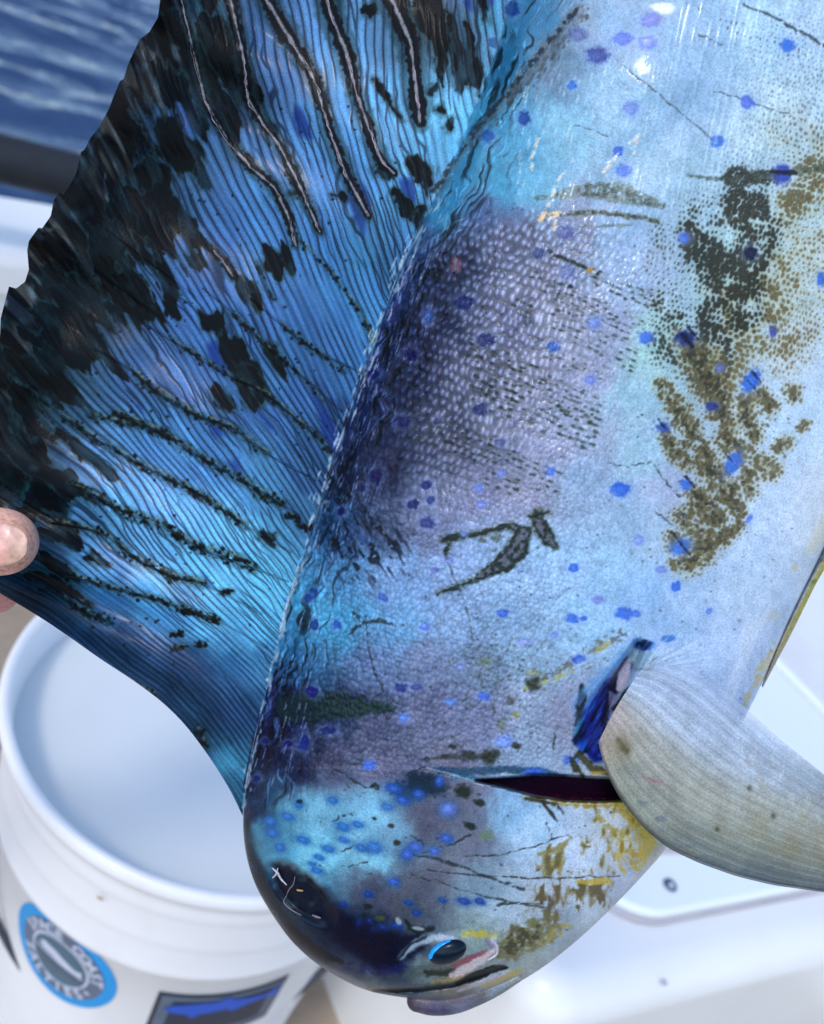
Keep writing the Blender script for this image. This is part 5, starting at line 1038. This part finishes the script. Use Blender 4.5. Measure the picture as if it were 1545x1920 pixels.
def make_head_parts():
    def ell(name, cx, cy, rx, ry, ang, d, dep, mat, parent, n=40, bulge=1.):
        """lens: near side a dome, far side flat, outline rx x ry px"""
        c_, s_ = math.cos(math.radians(ang)), math.sin(math.radians(ang)); V = []; m_ = 12
        for i in range(m_+1):
            r_ = math.sin(i/m_*math.pi/2); h_ = math.cos(i/m_*math.pi/2)*dep
            for j in range(n):
                a = j/n*2*math.pi; x, y = r_*rx*math.cos(a), r_*ry*math.sin(a); V.append(at(cx+x*c_-y*s_, cy+x*s_+y*c_, d-h_))
        for j in range(n):
            a = j/n*2*math.pi; x, y = rx*math.cos(a), ry*math.sin(a); V.append(at(cx+x*c_-y*s_, cy+x*s_+y*c_, d+.001))
        return link(name, raw_mesh(name, np.array(V), grid_faces(m_+2, n, wrap=True, flip=False)), mat, parent)
    # depth of the near skin there
    co = np.empty(len(bpy.data.meshes['body'].vertices)*3, np.float32); bpy.data.meshes['body'].vertices.foreach_get('co', co); co = co.reshape(-1, 3)[:620*1180]
    v = co-CAM; dz = v@FW; X = PW/2+FPX*(v@RT)/dz; Y = PH/2-FPX*(v@UP)/dz
    def sdp(x, y): k = np.argmin((X-x)**2+(Y-y)**2); return dz[k]
    d = sdp(835, 1786)
    e = ell('eye', 839, 1785, 37, 22, -20, d-.0004, .0026, M['eye'], fish)
    # iris crescent along the upper rim of the eye
    pts = []
    V = []
    n = 40
    for i in range(n+1):
        a = math.radians(176+i/n*118)
        for k, rr in enumerate((1.04, .97, .90, .80)):
            shr = .5+.5*math.sin(i/n*math.pi); r2 = 1.04-(1.04-rr)*shr*1.6
            x, y = 37*r2*math.cos(a), 22*r2*math.sin(a); c_, s_ = math.cos(math.radians(-20)), math.sin(math.radians(-20))
            r3 = min(1, r2); hh = math.sqrt(max(0, 1-r3*r3))*.0026
            V.append(at(839+x*c_-y*s_, 1785+x*s_+y*c_, d-.0004-hh-.0002))
    o = link('iris', raw_mesh('iris', np.array(V), grid_faces(n+1, 4)), M['iris'], e)
    sm = o.modifiers.new('thickness', 'SOLIDIFY'); sm.thickness = .0002
    # lower jaw: mauve lip behind the snout
    q = smooth3(np.array([(782,1876,19),(812,1879,22),(850,1875,23),(890,1864,20),(930,1849,16),(970,1832,9)], float), 40)
    A = at(q[:, 0], q[:, 1], depth0(q[:, 0], q[:, 1])-.0045); V, Fq = capsule(A, q[:, 2]*.000163, 36, 10)
    x_, y_ = proj(V); C = field([(760,1880,86,76,96),(800,1868,108,96,122),(820,1890,84,84,120),(860,1870,92,82,98),(900,1850,96,84,92),(870,1890,120,128,160),(930,1862,140,155,170),(970,1835,160,165,170)], np.asarray(x_), np.asarray(y_), 1.6, 60.)
    C = C*.82*(1+.25*(fbm(np.asarray(x_)/8, np.asarray(y_)/5, 2, 3)-.5)[..., None])
    link('lower_jaw', raw_mesh('lower_jaw', V, Fq, pig(np.clip(C, 0, 1))), M['skin'], fish)
    # torn skin flaps at the forehead gash and the jaw; gash ones also model its reflections
    def flap(P_, Wd, mat=M['flesh'], lift=.0008):
        q_ = smooth3(np.array([(p[0], p[1], w) for p, w in zip(P_, Wd)], float), 14); A = np.array([at(x, y, sdp(x, y)-lift) for x, y, w in q_]); V, Fq = capsule(A, np.clip(q_[:, 2]*.00014, .0001, .01), 8, 3)
        link('skin_flap', raw_mesh('skin_flap', V, Fq), mat, fish)
    flap([(511,1628),(520,1636),(527,1648),(537,1659)], [1.6,2.6,2.2,1]); flap([(521,1628),(517,1640),(511,1646)], [1,2.4,1.2]); flap([(553,1644),(550,1658),(542,1668),(537,1680)], [.4,1.0,1.2,.5], mat=M['flesh2']); flap([(537,1680),(532,1692),(545,1705),(565,1716)], [.5,.9,.9,.5], mat=M['flesh2']); flap([(586,1716),(594,1719),(601,1721)], [1.2,2.4,1.0], mat=M['flesh2'])
    flap([(558,1669),(567,1670)], [2, 1.6], plain('amber_glint', (.5, .28, .12), .2, .6))  # glint in the gash, built as a small amber strip
    flap([(925,1763),(932,1775),(930,1790),(915,1800)], [1.5,3,3,1.5])
make_head_parts()
# ------------------------------------------------------------------ the hand holding the fin
def make_hand():
    h = root('person', tuple(at(-420, 1080, .27)))
    K = .000157
    def ch(P_): return smooth3(np.array(P_, float), 24)
    chains = [ [(-560,1150,.268,95),(-430,1110,.268,92),(-330,1070,.266,84)], [(-330,1070,.266,84),(-400,1000,.268,80),(-380,930,.270,70)], [(-380,1110,.268,80),(-420,1200,.27,70)],
        [(-360,1085,.262,62),(-260,1050,.2545,60),(-160,1022,.2515,62),(-70,1014,.2500,66),(-15,1015,.2497,66),(6,1016,.2500,64)],
        [(-380,1140,.274,62),(-280,1150,.284,58),(-170,1130,.289,56),(-70,1108,.287,54),(-10,1102,.285,50)],
        [(-380,1060,.277,60),(-280,1055,.291,58),(-160,1030,.297,55),(-60,1010,.294,53),(25,995,.289,48)],
        [(-390,980,.277,56),(-300,960,.291,54),(-200,930,.298,52),(-110,905,.295,50),(-60,895,.291,46)],
        [(-390,910,.276,48),(-320,880,.288,46),(-240,850,.294,44),(-170,830,.291,40)],
        [(-430,1110,.268,90),(-620,1190,.275,88),(-900,1330,.30,105),(-1300,1560,.34,130)] ]
    Vs, Fs, o_ = [], [], 0
    for c in chains:
        q_ = ch(c); A = at(q_[:, 0], q_[:, 1], q_[:, 2]); V, Fq = capsule(A, q_[:, 3]*q_[:, 2]/FPX, 24, 8); Vs.append(V); Fs.append(Fq+o_); o_ += len(V)
    me = raw_mesh('hand', np.concatenate(Vs), np.concatenate(Fs))
    tmp = bpy.data.objects.new('tmp', me); col.objects.link(tmp); rm = tmp.modifiers.new('r', 'REMESH'); rm.mode = 'VOXEL'; rm.voxel_size = .0011
    sm = tmp.modifiers.new('s', 'SMOOTH'); sm.factor = .6; sm.iterations = 10
    dg = bpy.context.evaluated_depsgraph_get(); m2 = bpy.data.meshes.new_from_object(tmp.evaluated_get(dg)); bpy.data.objects.remove(tmp)
    n = len(m2.vertices); co = np.empty(n*3, np.float32); m2.vertices.foreach_get('co', co); co = co.reshape(-1, 3).astype(float)
    v = co-CAM; dz = v@FW; X = PW/2+FPX*(v@RT)/dz; Y = PH/2-FPX*(v@UP)/dz
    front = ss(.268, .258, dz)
    # flatten the pad under the nail, ridge of skin round it
    nd = np.hypot((X-(-8))/66, (Y-1022)/46); lift = (-.0006*(1-ss(.7, 1.02, nd))+.0003*np.exp(-((nd-1.12)/.12)**2))*front
    cre = (np.exp(-((Y-(985+.0*X))/2.2)**2)*np.exp(-((X-10)/50)**2)*.0)
    co = co-(v/np.linalg.norm(v, axis=1)[:, None])*(lift+(fbm(X/5, Y/9, 3, 3)-.5)*.00022*front)[:, None]
    m2.vertices.foreach_set('co', co.astype(np.float32).ravel()); m2.update()
    base = np.array([.85, .64, .55]); C = np.tile(base, (n, 1))+(fbm(X/22, Y/22, 2, 3)-.5)[:, None]*np.array([.12, .10, .10])
    pk = np.exp(-((X-10)/60)**2-((Y-1075)/24)**2)*front; C = C*(1-.2*pk[:, None])+np.array([.78, .50, .48])*.2*pk[:, None]
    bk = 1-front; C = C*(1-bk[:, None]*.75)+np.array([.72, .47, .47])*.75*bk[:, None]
    cr = np.exp(-((nd-1.06)/.035)**2)*front*.30*ss(.40, .6, fbm(X/7, Y/7, 5, 2)+.2); C = C*(1-cr[:, None])+np.array([.38, .24, .20])*cr[:, None]
    a = m2.color_attributes.new('pigment', 'FLOAT_COLOR', 'POINT'); c4 = np.ones((n, 4), np.float32); c4[:, :3] = np.clip(lin(np.clip(C, 0, 1))*1.15, .01, .9); a.data.foreach_set('color', c4.ravel())
    m2.polygons.foreach_set('use_smooth', np.full(len(m2.polygons), True)); m2.name = 'hand'
    link('hand', m2, skin('human_skin', .5, .0, .2, .4, 900, .35, sub=.15), h)
    # nail plate
    ns, nt_ = 30, 30; V = []; Cc = []
    for i in range(ns+1):
        for j in range(nt_+1):
            s_, t_ = i/ns*2-1, j/nt_*2-1
            x = -30+s_*82; rr = math.sqrt(max(0, 1-max(0, (x+4))**2/58.**2)) if x > -4 else 1
            y = 1021+t_*41*rr
            dd = .2500-.0102*math.sqrt(max(.02, 1-((y-1015)/69)**2))*1.0-.0002+.0016*ss(10, 52, x)
            V.append(at(x, y, dd)); k = ss(-30, 45, x)
            c_ = np.array([.86, .60, .58])*(1-k)+np.array([.84, .67, .58])*k; c_ = c_*(1-.12*ss(.75, 1, abs(t_))); Cc.append(c_)
    me = raw_mesh('fingernail', np.array(V), grid_faces(ns+1, nt_+1, flip=True), np.clip(lin(np.array(Cc))*1.15, .01, .9).astype(np.float32))
    o = link('fingernail', me, skin('nail_plate', .28, .3, .15, .5, 500, .1, sub=.1), h); so_ = o.modifiers.new('thickness', 'SOLIDIFY'); so_.thickness = .0004; so_.offset = -1
    tag(h, 'hand of a person pinching the edge of the dorsal fin between thumb and finger', 'person')
make_hand()
